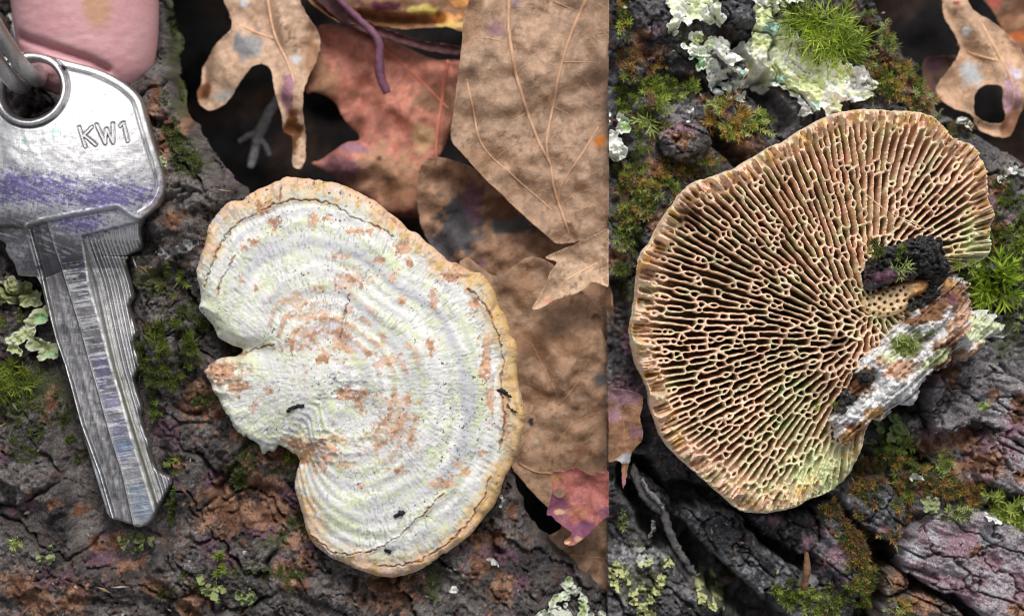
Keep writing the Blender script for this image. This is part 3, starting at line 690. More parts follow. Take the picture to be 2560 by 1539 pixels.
P1 = smooth_poly(M1, 3)
F1C = (840.0, 945.0)
_a = np.arctan2(P1[:, 1] - F1C[1], P1[:, 0] - F1C[0]); _r = np.hypot(P1[:, 1] - F1C[1], P1[:, 0] - F1C[0])
_o = np.argsort(_a); _a = _a[_o]; _r = _r[_o]
_a = np.concatenate([_a[-3:] - 2 * math.pi, _a, _a[:3] + 2 * math.pi]); _r = np.concatenate([_r[-3:], _r, _r[:3]])
# reach used for the growth zones: the outline with its notches smoothed over
_ag = np.linspace(-math.pi, math.pi, 361); _rg = np.interp(_ag, _a, _r)
_ker = np.hanning(41); _ker /= _ker.sum()
_rs = np.convolve(np.concatenate([_rg[-60:], _rg, _rg[:60]]), _ker, 'same')[60:-60]

CRACK1 = [([(878, 733), (870, 770), (862, 800), (855, 845)], 1.8), ([(655, 528), (675, 515), (705, 508), (730, 500), (780, 498), (830, 510), (880, 540), (930, 560), (985, 590)], 1.7), ([(700, 470), (702, 505)], 2),
          ([(511, 720), (525, 680), (540, 632), (556, 605), (590, 560), (630, 535)], 1.7), ([(545, 740), (556, 700), (590, 640)], 1.3),
          ([(1170, 722), (1195, 740), (1215, 770), (1240, 820), (1252, 860), (1258, 910), (1252, 960), (1258, 1010), (1262, 1060), (1250, 1120)], 1.8), ([(1225, 1190), (1210, 1240), (1180, 1290), (1150, 1330), (1100, 1370), (1050, 1400), (1000, 1412), (950, 1415)], 1.6),
          ([(780, 1340), (830, 1380), (880, 1385), (940, 1370), (1000, 1340), (1060, 1280), (1110, 1230)], 1.3), ([(600, 885), (640, 872), (690, 860)], 1.8)]
BROWN1 = [(880, 700, 40, 20), (985, 552, 10, 8), (790, 550, 12, 16), (815, 545, 14, 8), (660, 520, 20, 18), (690, 560, 14, 18), (740, 755, 40, 10), (760, 790, 50, 9), (800, 780, 30, 12), (815, 800, 20, 30), (745, 860, 40, 18), (770, 830, 30, 14), (860, 845, 26, 40), (870, 815, 12, 20),
          (840, 800, 26, 8), (970, 900, 30, 14), (870, 980, 20, 16), (910, 980, 30, 12), (815, 890, 18, 16), (905, 1005, 14, 20), (985, 1060, 36, 50), (1000, 1000, 40, 14), (945, 1090, 14, 40), (1030, 1090, 14, 30), (1000, 1040, 50, 14), (790, 1112, 60, 14), (840, 1092, 30, 10), (825, 1135, 30, 24), (745, 1105, 40, 10), (800, 1160, 22, 16), (760, 1150, 20, 12),
          (870, 1155, 20, 12), (560, 935, 44, 26), (600, 965, 26, 18), (640, 1015, 10, 14), (675, 975, 12, 10), (545, 920, 30, 14), (1110, 1205, 30, 14), (1150, 1155, 12, 10), (1000, 1172, 24, 8), (905, 1212, 10, 8), (1165, 1175, 10, 12), (1215, 900, 12, 60), (1225, 1000, 10, 40), (1265, 1040, 8, 50), (1185, 760, 16, 18), (1130, 690, 30, 14), (1145, 670, 26, 14),
          (1010, 620, 16, 20), (1025, 655, 8, 16), (950, 650, 12, 10), (855, 640, 26, 8), (605, 700, 8, 10), (645, 720, 6, 8), (635, 605, 20, 8), (615, 620, 10, 8), (985, 690, 9, 12), (1005, 750, 9, 12), (1085, 745, 10, 30), (1075, 860, 14, 18), (1025, 865, 8, 6), (1240, 1330, 40, 20), (900, 580, 30, 8), (1205, 1130, 12, 8), (960, 850, 10, 20), (930, 880, 14, 8)]
def zones(x, y):
    a = np.arctan2(y - F1C[1], x - F1C[0]); r = np.hypot(x - F1C[0], y - F1C[1])
    t = r / np.interp(a, _ag, _rs)
    return t + 0.012 * fbm(x / 110, y / 110, 900, 3) + 0.004 * fbm(x / 20, y / 20, 901, 2), a, r

def ringmask(x, y, a):
    """growth bands are clear above and to the right; the old attachment side on the left is plain"""
    m = 1 - sstep(0.55, 0.25, np.abs(np.abs(a) - 2.75)) * 0.95
    return np.clip(m * (0.65 + 0.35 * sstep(-0.5, 0.3, fbm(x / 130, y / 130, 899, 3))), 0, 1)

def cap_h(x, y, s):
    t, a, r = zones(x, y)
    q = np.clip(s / 22.0, 0, 1)
    h = 0.075 * (1 - np.clip(t, 0, 1.1) ** 2.0) - 0.030 * (1 - np.sqrt(1 - (1 - q) ** 2))
    ring = np.sin(t * 84 + 1.0 * fbm(x / 110, y / 110, 905, 3))
    rm = ringmask(x, y, a)
    h = h + (0.0017 * ring * sstep(0.12, 0.35, t) + 0.0022 * np.sin(t * 26 + 1.0 + fbm(x / 150, y / 150, 904, 2)) * sstep(0.2, 0.4, t)) * rm
    u = x + 10 * fbm(x / 30, y / 30, 906, 2); v = y + 10 * fbm(x / 30, y / 30, 907, 2)
    h = h + 0.011 * fbm(u / 150, v / 150, 908, 2) + 0.0010 * fbm(u / 18, v / 18, 909, 4, 0.6)
    h = h + 0.0008 * fbm(a * 90, r / 40, 910, 3) + 0.0009 * fbm(x / 5, y / 5, 911, 2)
    rough = blob(x, y, 800, 1110, 110, 40) + blob(x, y, 560, 930, 70, 40) + 0.6 * blob(x, y, 870, 960, 60, 50)
    h = h + 0.014 * rough * ridged(x / 26, y / 20, 912, 3)
    for pts, w in CRACK1:
        d = line_dist(pts, x + 4 * fbm(x / 12, y / 12, 913, 2), y + 4 * fbm(x / 12, y / 12, 914, 2))
        h = h - 0.010 * np.exp(-(d / w) ** 2) + 0.004 * np.exp(-(d / (w * 4)) ** 2)
    # wavy rim
    h = h + 0.010 * np.sin(a * 23 + 3 * fbm(x / 60, y / 60, 915, 2)) * np.exp(-np.maximum(s, 0) / 26)
    h = h - 0.03 * blob(x, y, 640, 872, 60, 26) - 0.03 * blob(x, y, 770, 1150, 40, 40)
    return h

def cap_pig(x, y, s, h):
    t, a, r = zones(x, y)
    f = fbm(x / 7, y / 7, 920, 3, 0.6); fr = fbm(a * 70, r / 16, 921, 3, 0.6); n = fbm(x / 45, y / 45, 922, 3)
    c = np.tile(srgb(221, 220, 217), (len(x), 1))
    c = c * (1 + 0.06 * fr + 0.05 * n)[:, None]
    zg = sstep(0.1, 0.9, np.sin(t * 26 + 2.4 + 1.2 * fbm(x / 160, y / 160, 923, 2)))
    rm = ringmask(x, y, a)
    c = mixc(c, srgb(184, 184, 190), 0.75 * zg * rm)
    c = mixc(c, srgb(190, 190, 196), 0.7 * rm * sstep(0.2, 0.9, np.sin(t * 84 + 1.0 * fbm(x / 110, y / 110, 905, 3))) * sstep(-0.5, 0.2, fbm(x / 90, y / 90, 932, 2)))
    outer = sstep(75, 25, s)
    green = sstep(0.15, 0.55, f * 0.9 + 0.7 * n + 0.40 * rm * np.sin(t * 42 + 0.5) + 0.5 * outer - 0.18)
    c = mixc(c, srgb(196, 206, 152), 0.62 * np.maximum(green, 0.9 * sstep(0.38, 0.6, fbm(x / 6, y / 9, 934, 2) + 0.25 * rm * np.sin(t * 42 + 0.5) + 0.2 * n)) * sstep(0.0, 0.1, t))
    away = 1 - sstep(780, 700, x) * sstep(600, 720, y) * (1 - blob(x, y, 520, 920, 60, 40))
    c = mixc(c, srgb(216, 176, 150), away * outer * sstep(0.0, 0.5, f + 0.7 * n + 0.1) * 0.85)
    tan = sstep(30, 6, s + 22 * f)
    c = mixc(c, srgb(222, 184, 150), away * tan * 0.9 * sstep(-0.6, 0.1, n + 0.6))
    east = sstep(1090, 1230, x) * sstep(46, 12, s + 16 * f) * sstep(1420, 1300, y)
    c = mixc(c, srgb(198, 162, 96), 0.65 * east)
    c = mixc(c, srgb(196, 164, 96), away * 0.8 * sstep(0.45, 0.6, fbm(x / 14, y / 14, 925, 2)) * sstep(60, 30, s))
    m = np.zeros(len(x))
    for cx, cy, rx, ry in BROWN1:
        m = np.maximum(m, blob(x, y, cx, cy, rx * 1.1, ry * 1.1))
    b = sstep(0.40, 0.60, m * 1.05 + 0.62 * fbm(x / 8, y / 8, 926, 3, 0.7) * (m > 0.02))
    band = sstep(-0.1, 0.6, np.sin(t * 84 + 1.0 * fbm(x / 110, y / 110, 905, 3)))
    b = b * lerp(1.0, 0.6 + 0.4 * band, sstep(0.15, 0.3, t) * sstep(0.8, 0.6, t))
    b = np.maximum(b, 0.75 * band * sstep(0.15, 0.22, t) * sstep(0.56, 0.42, t) * sstep(0.15, 0.55, fbm(a * 9, r / 60, 927, 3) + 0.35 * np.cos(a + 1.1) + 0.3 * f))
    c = mixc(c, lerp(srgb(208, 164, 134)[None], srgb(166, 120, 86)[None], sstep(-0.3, 0.6, fbm(x / 14, y / 14, 928, 3))[:, None]), b * 0.92)
    for pts, w in CRACK1:
        d = line_dist(pts, x + 4 * fbm(x / 12, y / 12, 913, 2), y + 4 * fbm(x / 12, y / 12, 914, 2))
        c = mixc(c, srgb(186, 140, 108), 0.6 * np.exp(-(d / (w * 3.2)) ** 2) * sstep(-0.3, 0.3, n))
        c = mixc(c, srgb(110, 84, 66), 0.7 * np.exp(-(d / (w * 0.8)) ** 2))
    c = mixc(c, srgb(140, 140, 146), 0.6 * sstep(0.40, 0.6, fbm(a * 110, r / 14, 929, 2)) * sstep(-0.3, 0.3, fbm(x / 50, y / 50, 933, 2)))
    c = mixc(c, srgb(40, 38, 38), 0.9 * sstep(0.92, 0.97, fbm(x / 5.5, y / 5.5, 930, 2)) * sstep(0.1, 0.4, fbm(x / 70, y / 70, 931, 2)))
    return c

wb = thing('bracket_fungus', 'white kidney shaped bracket fungus with tan rim lying top side up beside the key', 'fungus', 800, 950, -0.02)
P1S = lambda X, Y: poly_sdf(P1, X, Y) + 1.6 * fbm(X / 14, Y / 14, 940, 3) + 2.5 * fbm(X / 8, Y / 8, 941, 2) * (blob(X, Y, 600, 1080, 120, 70) + blob(X, Y, 510, 915, 60, 30))
sheet('cap', (480, 434, 1324, 1456), 2.3, P1S, cap_h, 0.065, 0.075, M_CAP, cap_pig, parent=wb, bottom='fan')

def chip(label, pts, z, w, col=(40, 38, 40)):
    q = smooth_poly(pts, 5, False)
    V = np.array([W(a, b, z) for a, b in q]); V[:, 2] += RNG.normal(0, 0.002, len(V))
    r = w / 1000 * (1 + RNG.normal(0, 0.2, len(V))); r[0] *= 0.6; r[-1] *= 0.6
    o = tube('bark_crumb', V, np.abs(r), M_TWIG, None, 7, srgb(*col), 0.0015)
    tag(o, label, 'crumb', 'crumbs of black bark on the white bracket')
def cz(x, y):
    x = np.array([float(x)]); y = np.array([float(y)])
    return float(0.065 + cap_h(x, y, P1S(x, y))[0])
chip('black bark crumb on the white bracket nearest its left tip', [(719, 1026), (735, 1018), (760, 1011)], cz(740, 1018) + 0.004, 4.5)
chip('black bark crumb on the lower lobe of the white bracket', [(986, 1291), (998, 1284), (1011, 1279)], cz(997, 1285) + 0.004, 4.5)
chip('bent black bark crumb near the right rim of the white bracket', [(1238, 972), (1255, 977), (1268, 985), (1275, 992)], cz(1257, 980) + 0.004, 4)
chip('thin curved grey fibre just under the bent black crumb by the right rim', [(1268, 1010), (1274, 1020), (1284, 1027), (1294, 1031)], cz(1280, 1020) + 0.004, 2.2, (90, 86, 74))
chip('tiny dark crumb at the bottom edge of the white bracket', [(962, 1374), (970, 1376), (976, 1379)], cz(968, 1376) + 0.004, 3)

# ------------------------------------------------------------------ bracket turned over: the pore side
M2 = [(2060,293),(2027,310),(1990,332),(1959,353),(1928,363),(1903,381),(1872,397),(1841,418),(1804,431),(1773,443),(1739,452),(1707,479),(1684,511),(1662,540),(1639,582),(1629,605),(1607,628),(1600,660),(1597,699),(1594,741),(1587,776),(1579,812),(1581,848),(1587,877),(1593,905),(1605,934),(1625,977),(1629,1016),(1642,1059),(1664,1107),(1694,1141),(1732,1175),(1767,1206),(1810,1244),(1853,1279),(1896,1285),(1930,1284),(1982,1274),(2025,1253),(2062,1240),(2092,1219),(2122,1197),(2141,1163),(2156,1124),(2169,1085),(2178,1050),(2200,1000),(2240,900),(2300,800),(2350,700),(2412,671),(2454,653),(2477,628),(2480,602),(2480,563),(2489,540),(2480,511),(2475,472),(2468,418),(2446,372),(2424,356),(2387,341),(2365,316),(2338,294),(2303,279),(2276,276),(2226,273),(2176,270),(2142,270),(2102,277),(2080,284)]
P2 = smooth_poly(M2, 3)
GS = 1.7
gx0, gy0, gx1, gy1 = 1560, 250, 2510, 1306
GXv = np.arange(gx0, gx1, GS); GYv = np.arange(gy0, gy1, GS)
GX, GY = np.meshgrid(GXv, GYv)
S2 = poly_sdf(P2, GX, GY) + 1.5 * fbm(GX / 12, GY / 12, 950, 3)
def focus(x, y):
    w = sstep(2060, 2330, x)
    return lerp(2150, 2190, w), lerp(835, 640, w)
rim_w = 40.0
sd_at = lambda x, y: S2[np.clip(int((y - gy0) / GS), 0, S2.shape[0] - 1), np.clip(int((x - gx0) / GS), 0, S2.shape[1] - 1)]
segs = []           # x1,y1,x2,y2
pr = random.Random(5)
PTS = np.zeros((0, 2))
occ = np.full(GX.shape, 1e9)
def try_seg(x, y, L, pitch):
    fx, fy = focus(x, y)
    a = math.atan2(y - fy, x - fx) + pr.gauss(0, 0.05) + 0.16 * float(vn(np.array([x / 150.0]), np.array([y / 150.0]), 77)[0])
    ux, uy = math.cos(a), math.sin(a)
    n = max(2, int(L / 6) + 1)
    for k in range(n):
        t = (k / (n - 1) - 0.5) * L
        qx, qy = x + ux * t, y + uy * t
        i = int((qx - gx0) / GS); j = int((qy - gy0) / GS)
        if not (0 <= i < GX.shape[1] and 0 <= j < GX.shape[0]): return False
        if S2[j, i] < 11 or occ[j, i] < pitch: return False
    s = (x - ux * L / 2, y - uy * L / 2, x + ux * L / 2, y + uy * L / 2)
    segs.append(s); stamp(s)
    return True
def stamp(s):
    x1, y1, x2, y2 = s; R = 34
    i0 = max(0, int((min(x1, x2) - R - gx0) / GS)); i1 = min(GX.shape[1], int((max(x1, x2) + R - gx0) / GS) + 1)
    j0 = max(0, int((min(y1, y2) - R - gy0) / GS)); j1 = min(GX.shape[0], int((max(y1, y2) + R - gy0) / GS) + 1)
    d = line_dist([(x1, y1), (x2, y2)], GX[j0:j1, i0:i1], GY[j0:j1, i0:i1])
    np.minimum(occ[j0:j1, i0:i1], d, out=occ[j0:j1, i0:i1])
UPPER = [False]
def run(tries, lo, hi, pitch, cond):
    for _ in range(tries):
        x = pr.uniform(gx0, gx1); y = pr.uniform(gy0, gy1)
        s = sd_at(x, y)
        if s < 13: continue
        fx, fy = focus(x, y); r = math.hypot(x - fx, y - fy)
        if not cond(s, r): continue
        if UPPER[0] and y > 830 - 0.1 * (x - 1600): continue
        try_seg(x, y, pr.uniform(lo, hi), pitch)
LONG = lambda s, r: s > 62 and r > 150
UP = lambda s, r: s > 70 and 150 < r < 520
UPPER[0] = True
run(26000, 90, 170, 13.8, UP)
UPPER[0] = False
run(30000, 40, 100, 12.8, LONG)
run(26000, 22, 46, 12.0, lambda s, r: s > 50 and r > 80)
run(26000, 8, 24, 11.2, lambda s, r: s > 42)
run(22000, 10, 26, 10.6, lambda s, r: 15 < s < 44)
run(26000, 0, 5, 10.4, lambda s, r: s > 32)
FA = np.full(GX.shape, 60.0); FB = np.full(GX.shape, 60.0)
for s in segs:
    x1, y1, x2, y2 = s; R = 36
    i0 = max(0, int((min(x1, x2) - R - gx0) / GS)); i1 = min(GX.shape[1], int((max(x1, x2) + R - gx0) / GS) + 1)
    j0 = max(0, int((min(y1, y2) - R - gy0) / GS)); j1 = min(GX.shape[0], int((max(y1, y2) + R - gy0) / GS) + 1)
    gx_ = GX[j0:j1, i0:i1]; gy_ = GY[j0:j1, i0:i1]
    wob = 1.0 * vn(gx_ / 13, gy_ / 13, 951)
    d = line_dist([(x1, y1), (x2, y2)], gx_ + wob, gy_ - wob)
    a = FA[j0:j1, i0:i1]; b = FB[j0:j1, i0:i1]
    m = d < a
    FB[j0:j1, i0:i1] = np.where(m, a, np.minimum(b, d)); FA[j0:j1, i0:i1] = np.where(m, d, a)
WALL = 2.35 + 0.8 * fbm(GX / 20, GY / 20, 952, 3)
pit = np.minimum((FB - FA) / 2 - WALL, 9.5 - FA)
open_ = sstep(8, 22, S2 + 5 * fbm(GX / 22, GY / 22, 953, 2))
PIT = sstep(-0.6, 3.0, pit) * open_
DEPTH = (0.16 + 0.03 * fbm(GX / 60, GY / 60, 954, 2)) * lerp(0.10, 1.0, sstep(24, 125, S2)) * lerp(1.0, 0.5, sstep(950, 1120, GY + 0.25 * (GX - 1900)))
DEPTH = DEPTH * (1 - 0.55 * np.exp(-((GX - 2460) / 70) ** 2 - ((GY - 620) / 90) ** 2)) * (1 - 0.45 * np.exp(-((GX - 2080) / 110) ** 2 - ((GY - 1180) / 90) ** 2))
def gsample(G, x, y):
    u = np.clip((x - gx0) / GS, 0, G.shape[1] - 1.001); v = np.clip((y - gy0) / GS, 0, G.shape[0] - 1.001)
    i = u.astype(int); j = v.astype(int); fu = u - i; fv = v - j
    return (G[j, i] * (1 - fu) + G[j, i + 1] * fu) * (1 - fv) + (G[j + 1, i] * (1 - fu) + G[j + 1, i + 1] * fu) * fv
def pore_h(x, y, s):
    fx, fy = focus(x, y); a = np.arctan2(y - fy, x - fx); r = np.hypot(x - fx, y - fy)
    q = np.clip(s / 26.0, 0, 1)
    h = 0.05 * np.exp(-(r / 220) ** 2) - 0.04 * (1 - np.sqrt(1 - (1 - q) ** 2)) + 0.018 * fbm(x / 150, y / 150, 955, 3)
    rimz = sstep(56, 20, s)
    h = h + rimz * (0.040 * fbm(a * 52, r / 90, 956, 2)) * sstep(0, 10, s) + 0.010 * np.sin(a * 17 + 4 * fbm(x / 80, y / 80, 958, 2)) * np.exp(-np.maximum(s, 0) / 30)
    h = h - gsample(PIT * DEPTH, x, y) + 0.005 * fbm(x / 9, y / 9, 957, 3, 0.7)
    return h
def pore_pig(x, y, s, h):
    n = fbm(x / 60, y / 60, 960, 3); f = fbm(x / 9, y / 9, 961, 3)
    fx, fy = focus(x, y); a = np.arctan2(y - fy, x - fx); r = np.hypot(x - fx, y - fy)
    c = np.tile(srgb(236, 204, 178), (len(x), 1)) * (1 + 0.10 * n + 0.08 * f)[:, None]
    g = sstep(0.05, 0.5, f * 0.7 + 0.6 * fbm(x / 26, y / 26, 962, 2))
    pale = np.maximum(blob(x, y, 2070, 1190, 130, 90), blob(x, y, 2440, 630, 60, 70)) + 0.7 * blob(x, y, 2200, 750, 70, 50) + .5 * blob(x, y, 1980, 1000, 60, 90)
    c = mixc(c, srgb(214, 220, 176), np.clip(0.55 * g + pale, 0, 0.95))
    c = mixc(c, srgb(168, 128, 100), 0.6 * sstep(0.0, 0.5, fbm(a * 52, r / 50, 963, 3)) * sstep(56, 30, s) * sstep(4, 16, s))
    c = mixc(c, srgb(216, 178, 104), 0.7 * sstep(0.5, 0.65, fbm(x / 20, y / 20, 964, 2)) * sstep(90, 20, s))
    c = mixc(c, srgb(110, 74, 54), 0.8 * sstep(0.3, 0.6, blob(x, y, 1725, 545, 34, 30) + blob(x, y, 2090, 850, 26, 20) + 0.6 * blob(x, y, 1810, 1170, 12, 12) + 0.4 * f * 0.5))
    return c
pb = thing('bracket_fungus', 'upturned bracket fungus showing its tan maze of pores on the right log', 'fungus', 2050, 800, -0.06)
sheet('pore_surface', (gx0, gy0, gx1, gy1), GS, lambda X, Y: poly_sdf(P2, X, Y) + 1.5 * fbm(X / 12, Y / 12, 950, 3), pore_h, 0.08, 0.12, M_PORE, pore_pig, parent=pb, bottom='fan')

# stub of pored flesh where it joined the wood
STUB = smooth_poly([(2160, 742), (2190, 728), (2221, 716), (2262, 702), (2300, 696), (2325, 700), (2330, 716), (2312, 734), (2279, 748), (2274, 772), (2235, 790), (2190, 795), (2160, 775)], 4)
_sp = []
for _ in range(4000):
    x = pr.uniform(2150, 2320); y = pr.uniform(690, 800)
    if all((x - a) ** 2 + (y - b) ** 2 > 12.5 ** 2 for a, b in _sp): _sp.append((x, y))
_sp = np.array(_sp)
def stub_h(x, y, s):
    D = np.sqrt(((x[:, None] - _sp[:, 0]) ** 2 + (y[:, None] - _sp[:, 1]) ** 2).min(1))
    q = np.clip(s / 16, 0, 1)
    return -0.05 * (1 - np.sqrt(1 - (1 - q) ** 2)) - 0.045 * sstep(4.6, 2.6, D) * sstep(5, 10, s) * sstep(2285, 2265, x + 0.5 * (740 - y)) + 0.004 * fbm(x / 10, y / 10, 970, 2)
def stub_pig(x, y, s, h):
    c = np.tile(srgb(228, 200, 160), (len(x), 1)) * (1 + 0.1 * fbm(x / 10, y / 10, 971, 2))[:, None]
    c = mixc(c, srgb(224, 172, 110), sstep(2250, 2310, x)); c = mixc(c, srgb(206, 136, 92), sstep(12, 2, s) * (y < 740))
    return c
sheet('stub', (2145, 680, 2345, 810), 1.8, lambda X, Y: poly_sdf(STUB, X, Y), stub_h, 0.135, 0.08, M_PORE, stub_pig, parent=pb, bottom='fan')

# torn wood still stuck to the fungus
WOOD = smooth_poly([(2335, 730), (2360, 690), (2399, 689), (2426, 699), (2428, 731), (2434, 763), (2447, 780), (2490, 783), (2502, 806), (2515, 835), (2488, 836), (2470, 846), (2464, 864), (2436, 886), (2422, 902), (2404, 880), (2390, 884), (2370, 912), (2330, 932), (2306, 968), (2294, 1010), (2268, 1008), (2238, 1022), (2208, 1053), (2191, 1046), (2169, 1064), (2140, 1084), (2105, 1108), (2092, 1080), (2081, 1052), (2105, 1020), (2128, 970), (2143, 906), (2170, 884), (2192, 862), (2206, 836), (2234, 808), (2270, 795), (2290, 770)], 3)
def wood_h(x, y, s):
    u, v = rot(x, y, -42)
    q = np.clip(s / 18, 0, 1)
    return 0.05 * sstep(0, 60, s) - 0.035 * (1 - q) ** 2 + 0.020 * (ridged(u / 120 + 0.4 * fbm(x / 60, y / 60, 980, 2), v / 15, 981, 4) - 0.3) + 0.03 * fbm(x / 70, y / 70, 982, 3) + 0.010 * fbm(x / 8, y / 8, 983, 3) - 0.05 * blob(x, y, 2178, 944, 22, 22) - 0.03 * blob(x, y, 2300, 860, 30, 60, 40)
def wood_pig(x, y, s, h):
    f = fbm(x / 12, y / 12, 985, 3, 0.6); n = fbm(x / 45, y / 45, 986, 3)
    u, v = rot(x, y, -42)
    g = fbm(u / 70, v / 8, 987, 3)
    c = np.tile(srgb(228, 227, 227), (len(x), 1)) * (1 + 0.06 * g)[:, None]
    def m(*b): 
        k = np.zeros(len(x))
        for q in b: k = np.maximum(k, blob(x, y, *q))
        return sstep(0.3, 0.6, k + 0.35 * f * (k > 0.03))
    c = mixc(c, srgb(146, 108, 82), m((2390, 740, 50, 40), (2330, 780, 60, 26, -30), (2290, 800, 26, 14)))
    c = mixc(c, srgb(204, 168, 142), m((2400, 790, 50, 26, -40), (2380, 840, 60, 16, -30), (2450, 870, 24, 20), (2426, 890, 24, 16), (2250, 920, 60, 26, -20), (2200, 900, 20, 12)))
    c = mixc(c, srgb(112, 74, 46), m((2360, 880, 40, 26, -20), (2345, 905, 30, 20), (2150, 960, 26, 50, 30)))
    c = mixc(c, srgb(212, 168, 112), m((2140, 1080, 46, 26, -30), (2185, 1030, 26, 16), (2370, 705, 22, 14), (2160, 930, 14, 20)))
    c = mixc(c, srgb(214, 224, 178), 0.75 * m((2470, 810, 50, 26), (2440, 840, 40, 20), (2330, 900, 60, 18, -30), (2240, 870, 50, 18, -40)))
    c = mixc(c, srgb(120, 132, 66), 0.85 * m((2250, 870, 16, 34, -40), (2290, 860, 14, 40, 20), (2265, 845, 34, 10, 40), (2312, 840, 30, 8, -40)))
    c = mixc(c, srgb(120, 78, 96), 0.8 * m((2120, 1062, 18, 10), (2145, 1068, 10, 10), (2375, 745, 12, 20)))
    return mixc(c, srgb(130, 110, 96), 0.5 * sstep(0.5, 0.7, g))
wood = sheet('wood_chunk', (2065, 672, 2530, 1124), 2.4, lambda X, Y: poly_sdf(WOOD, X, Y) + 3 * fbm(X / 9, Y / 9, 990, 3) + 8 * fbm(rot(X, Y, -42)[0] / 60, rot(X, Y, -42)[1] / 6, 991, 3, 0.6), wood_h, 0.13, 0.14, M_WOOD, wood_pig, bottom='fan')
tag(wood, 'torn strip of white and brown splintered wood stuck to the pored bracket', 'wood')
def knob(label, poly, top, col, seed, th=0.1):
    P = smooth_poly(poly, 4)
    o = sheet('bark_fragment', (P[:, 0].min() - 8, P[:, 1].min() - 8, P[:, 0].max() + 8, P[:, 1].max() + 8), 2.2, lambda X, Y: poly_sdf(P, X, Y) + 4 * fbm(X / 8, Y / 8, seed, 3),
              lambda x, y, s: -0.05 * (1 - np.clip(s / 26, 0, 1)) ** 2 + 0.03 * fbm(x / 30, y / 30, seed + 1, 3) + 0.02 * ridged(x / 12, y / 9, seed + 2, 3), top, th, M_BARK,
              lambda x, y, s, h: mixc(mixc(np.tile(srgb(*col), (len(x), 1)) * (1 + .4 * fbm(x / 6, y / 6, seed + 3, 2))[:, None], C_PURP, sstep(.3, .6, blob(x, y, 2215, 690, 50, 16) + .3 * fbm(x / 9, y / 9, seed + 4, 2))), srgb(120, 120, 122), .6 * sstep(.4, .7, fbm(x / 4, y / 4, seed + 5, 2))), bottom='fan')
    return tag(o, label, 'bark')
knob('crumbly black bark lump stuck in the notch of the pored bracket', [(2176, 650), (2200, 622), (2247, 610), (2286, 594), (2331, 588), (2362, 606), (2376, 647), (2378, 690), (2360, 720), (2357, 740), (2331, 748), (2300, 764), (2276, 772), (2284, 752), (2318, 738), (2332, 716), (2326, 696), (2290, 696), (2240, 708), (2190, 726), (2170, 724), (2172, 690)], 0.175, (44, 44, 46), 1000, 0.11)
knob('small black bark lump at the lower end of the splintered wood', [(2096, 1020), (2108, 985), (2124, 968), (2150, 985), (2160, 1010), (2138, 1032), (2112, 1042), (2098, 1050)], 0.15, (42, 40, 44), 1010, 0.08)
knob('round black bark knob in the middle of the splintered wood', [(2152, 940), (2160, 926), (2176, 922), (2188, 934), (2184, 954), (2170, 964), (2156, 958)], 0.19, (58, 56, 58), 1020, 0.06)
rod('spider_thread', 'fine pale spider thread over the pores above the black bark lump', 'thread', [(2150, 470), (2210, 522), (2270, 552), (2330, 578)], [0.13, 0.125, 0.15], [0.9, 0.9], M_CAP, srgb(226, 200, 170))
# ------------------------------------------------------------------ key, split ring and the finger that holds it
def metal():
    m = bpy.data.materials.new('nickel_steel'); m.use_nodes = True
    nt = m.node_tree; N = nt.nodes; K = nt.links; P = N['Principled BSDF']
    at = N.new('ShaderNodeAttribute'); at.attribute_name = 'pigment'
    tc = N.new('ShaderNodeTexCoord')
    ad = None; cs = at.outputs['Color']
    for i, (sc, rz, w) in enumerate((((20, 420, 1), 0.25, 0.5), ((420, 40, 1), 0.18, 0.5), ((260, 260, 1), 0.0, 0.5))):
        mp = N.new('ShaderNodeMapping'); mp.inputs['Scale'].default_value = sc; mp.inputs['Rotation'].default_value = (0, 0, rz)
        K.new(tc.outputs['Object'], mp.inputs['Vector'])
        n = N.new('ShaderNodeTexNoise'); n.inputs['Scale'].default_value = 1.6; n.inputs['Detail'].default_value = 6; n.inputs['Roughness'].default_value = 0.75
        K.new(mp.outputs[0], n.inputs['Vector'])
        if ad is None: ad = n.outputs['Fac']
        else:
            a = N.new('ShaderNodeMath'); a.operation = 'ADD'; K.new(ad, a.inputs[0]); K.new(n.outputs['Fac'], a.inputs[1]); ad = a.outputs[0]
    mr = N.new('ShaderNodeMapRange'); mr.inputs['From Min'].default_value = 1.2; mr.inputs['From Max'].default_value = 1.8
    mr.inputs['To Min'].default_value = 0.62; mr.inputs['To Max'].default_value = 1.12
    K.new(ad, mr.inputs['Value'])
    sc = N.new('ShaderNodeVectorMath'); sc.operation = 'SCALE'; K.new(cs, sc.inputs[0]); K.new(mr.outputs[0], sc.inputs['Scale'])
    K.new(sc.outputs[0], P.inputs['Base Color'])
    P.inputs['Metallic'].default_value = 0.95; P.inputs['Roughness'].default_value = 0.36
    bp = N.new('ShaderNodeBump'); bp.inputs['Strength'].default_value = 0.35; bp.inputs['Distance'].default_value = 0.003
    K.new(ad, bp.inputs['Height']); K.new(bp.outputs[0], P.inputs['Normal'])
    return m
M_METAL = metal()
KZ = 0.075
key = thing('key', 'worn steel door key with stamped letters lying on the bark at the left edge', 'key', 200, 620, 0.0)
BOW = np.array([(70,125),(110,133),(150,145),(230,165),(285,190),(320,215),(345,245),(362,300),(380,360),(395,410),(402,440),(402,469),(388,505),(365,530),(345,548),(336,566),(335,585),(337,600),(334,616),(325,624),(309,632),(296,637),(250,640),(180,660),(110,690),(91,690),(36,688),(27,680),(21,657),(8,640),(0,622),(0,606),(-40,585),(-110,540),(-160,470),(-175,400),(-170,320),(-140,250),(-90,185),(-20,140),(30,124)], float)
BOWP = smooth_poly(BOW, 3)
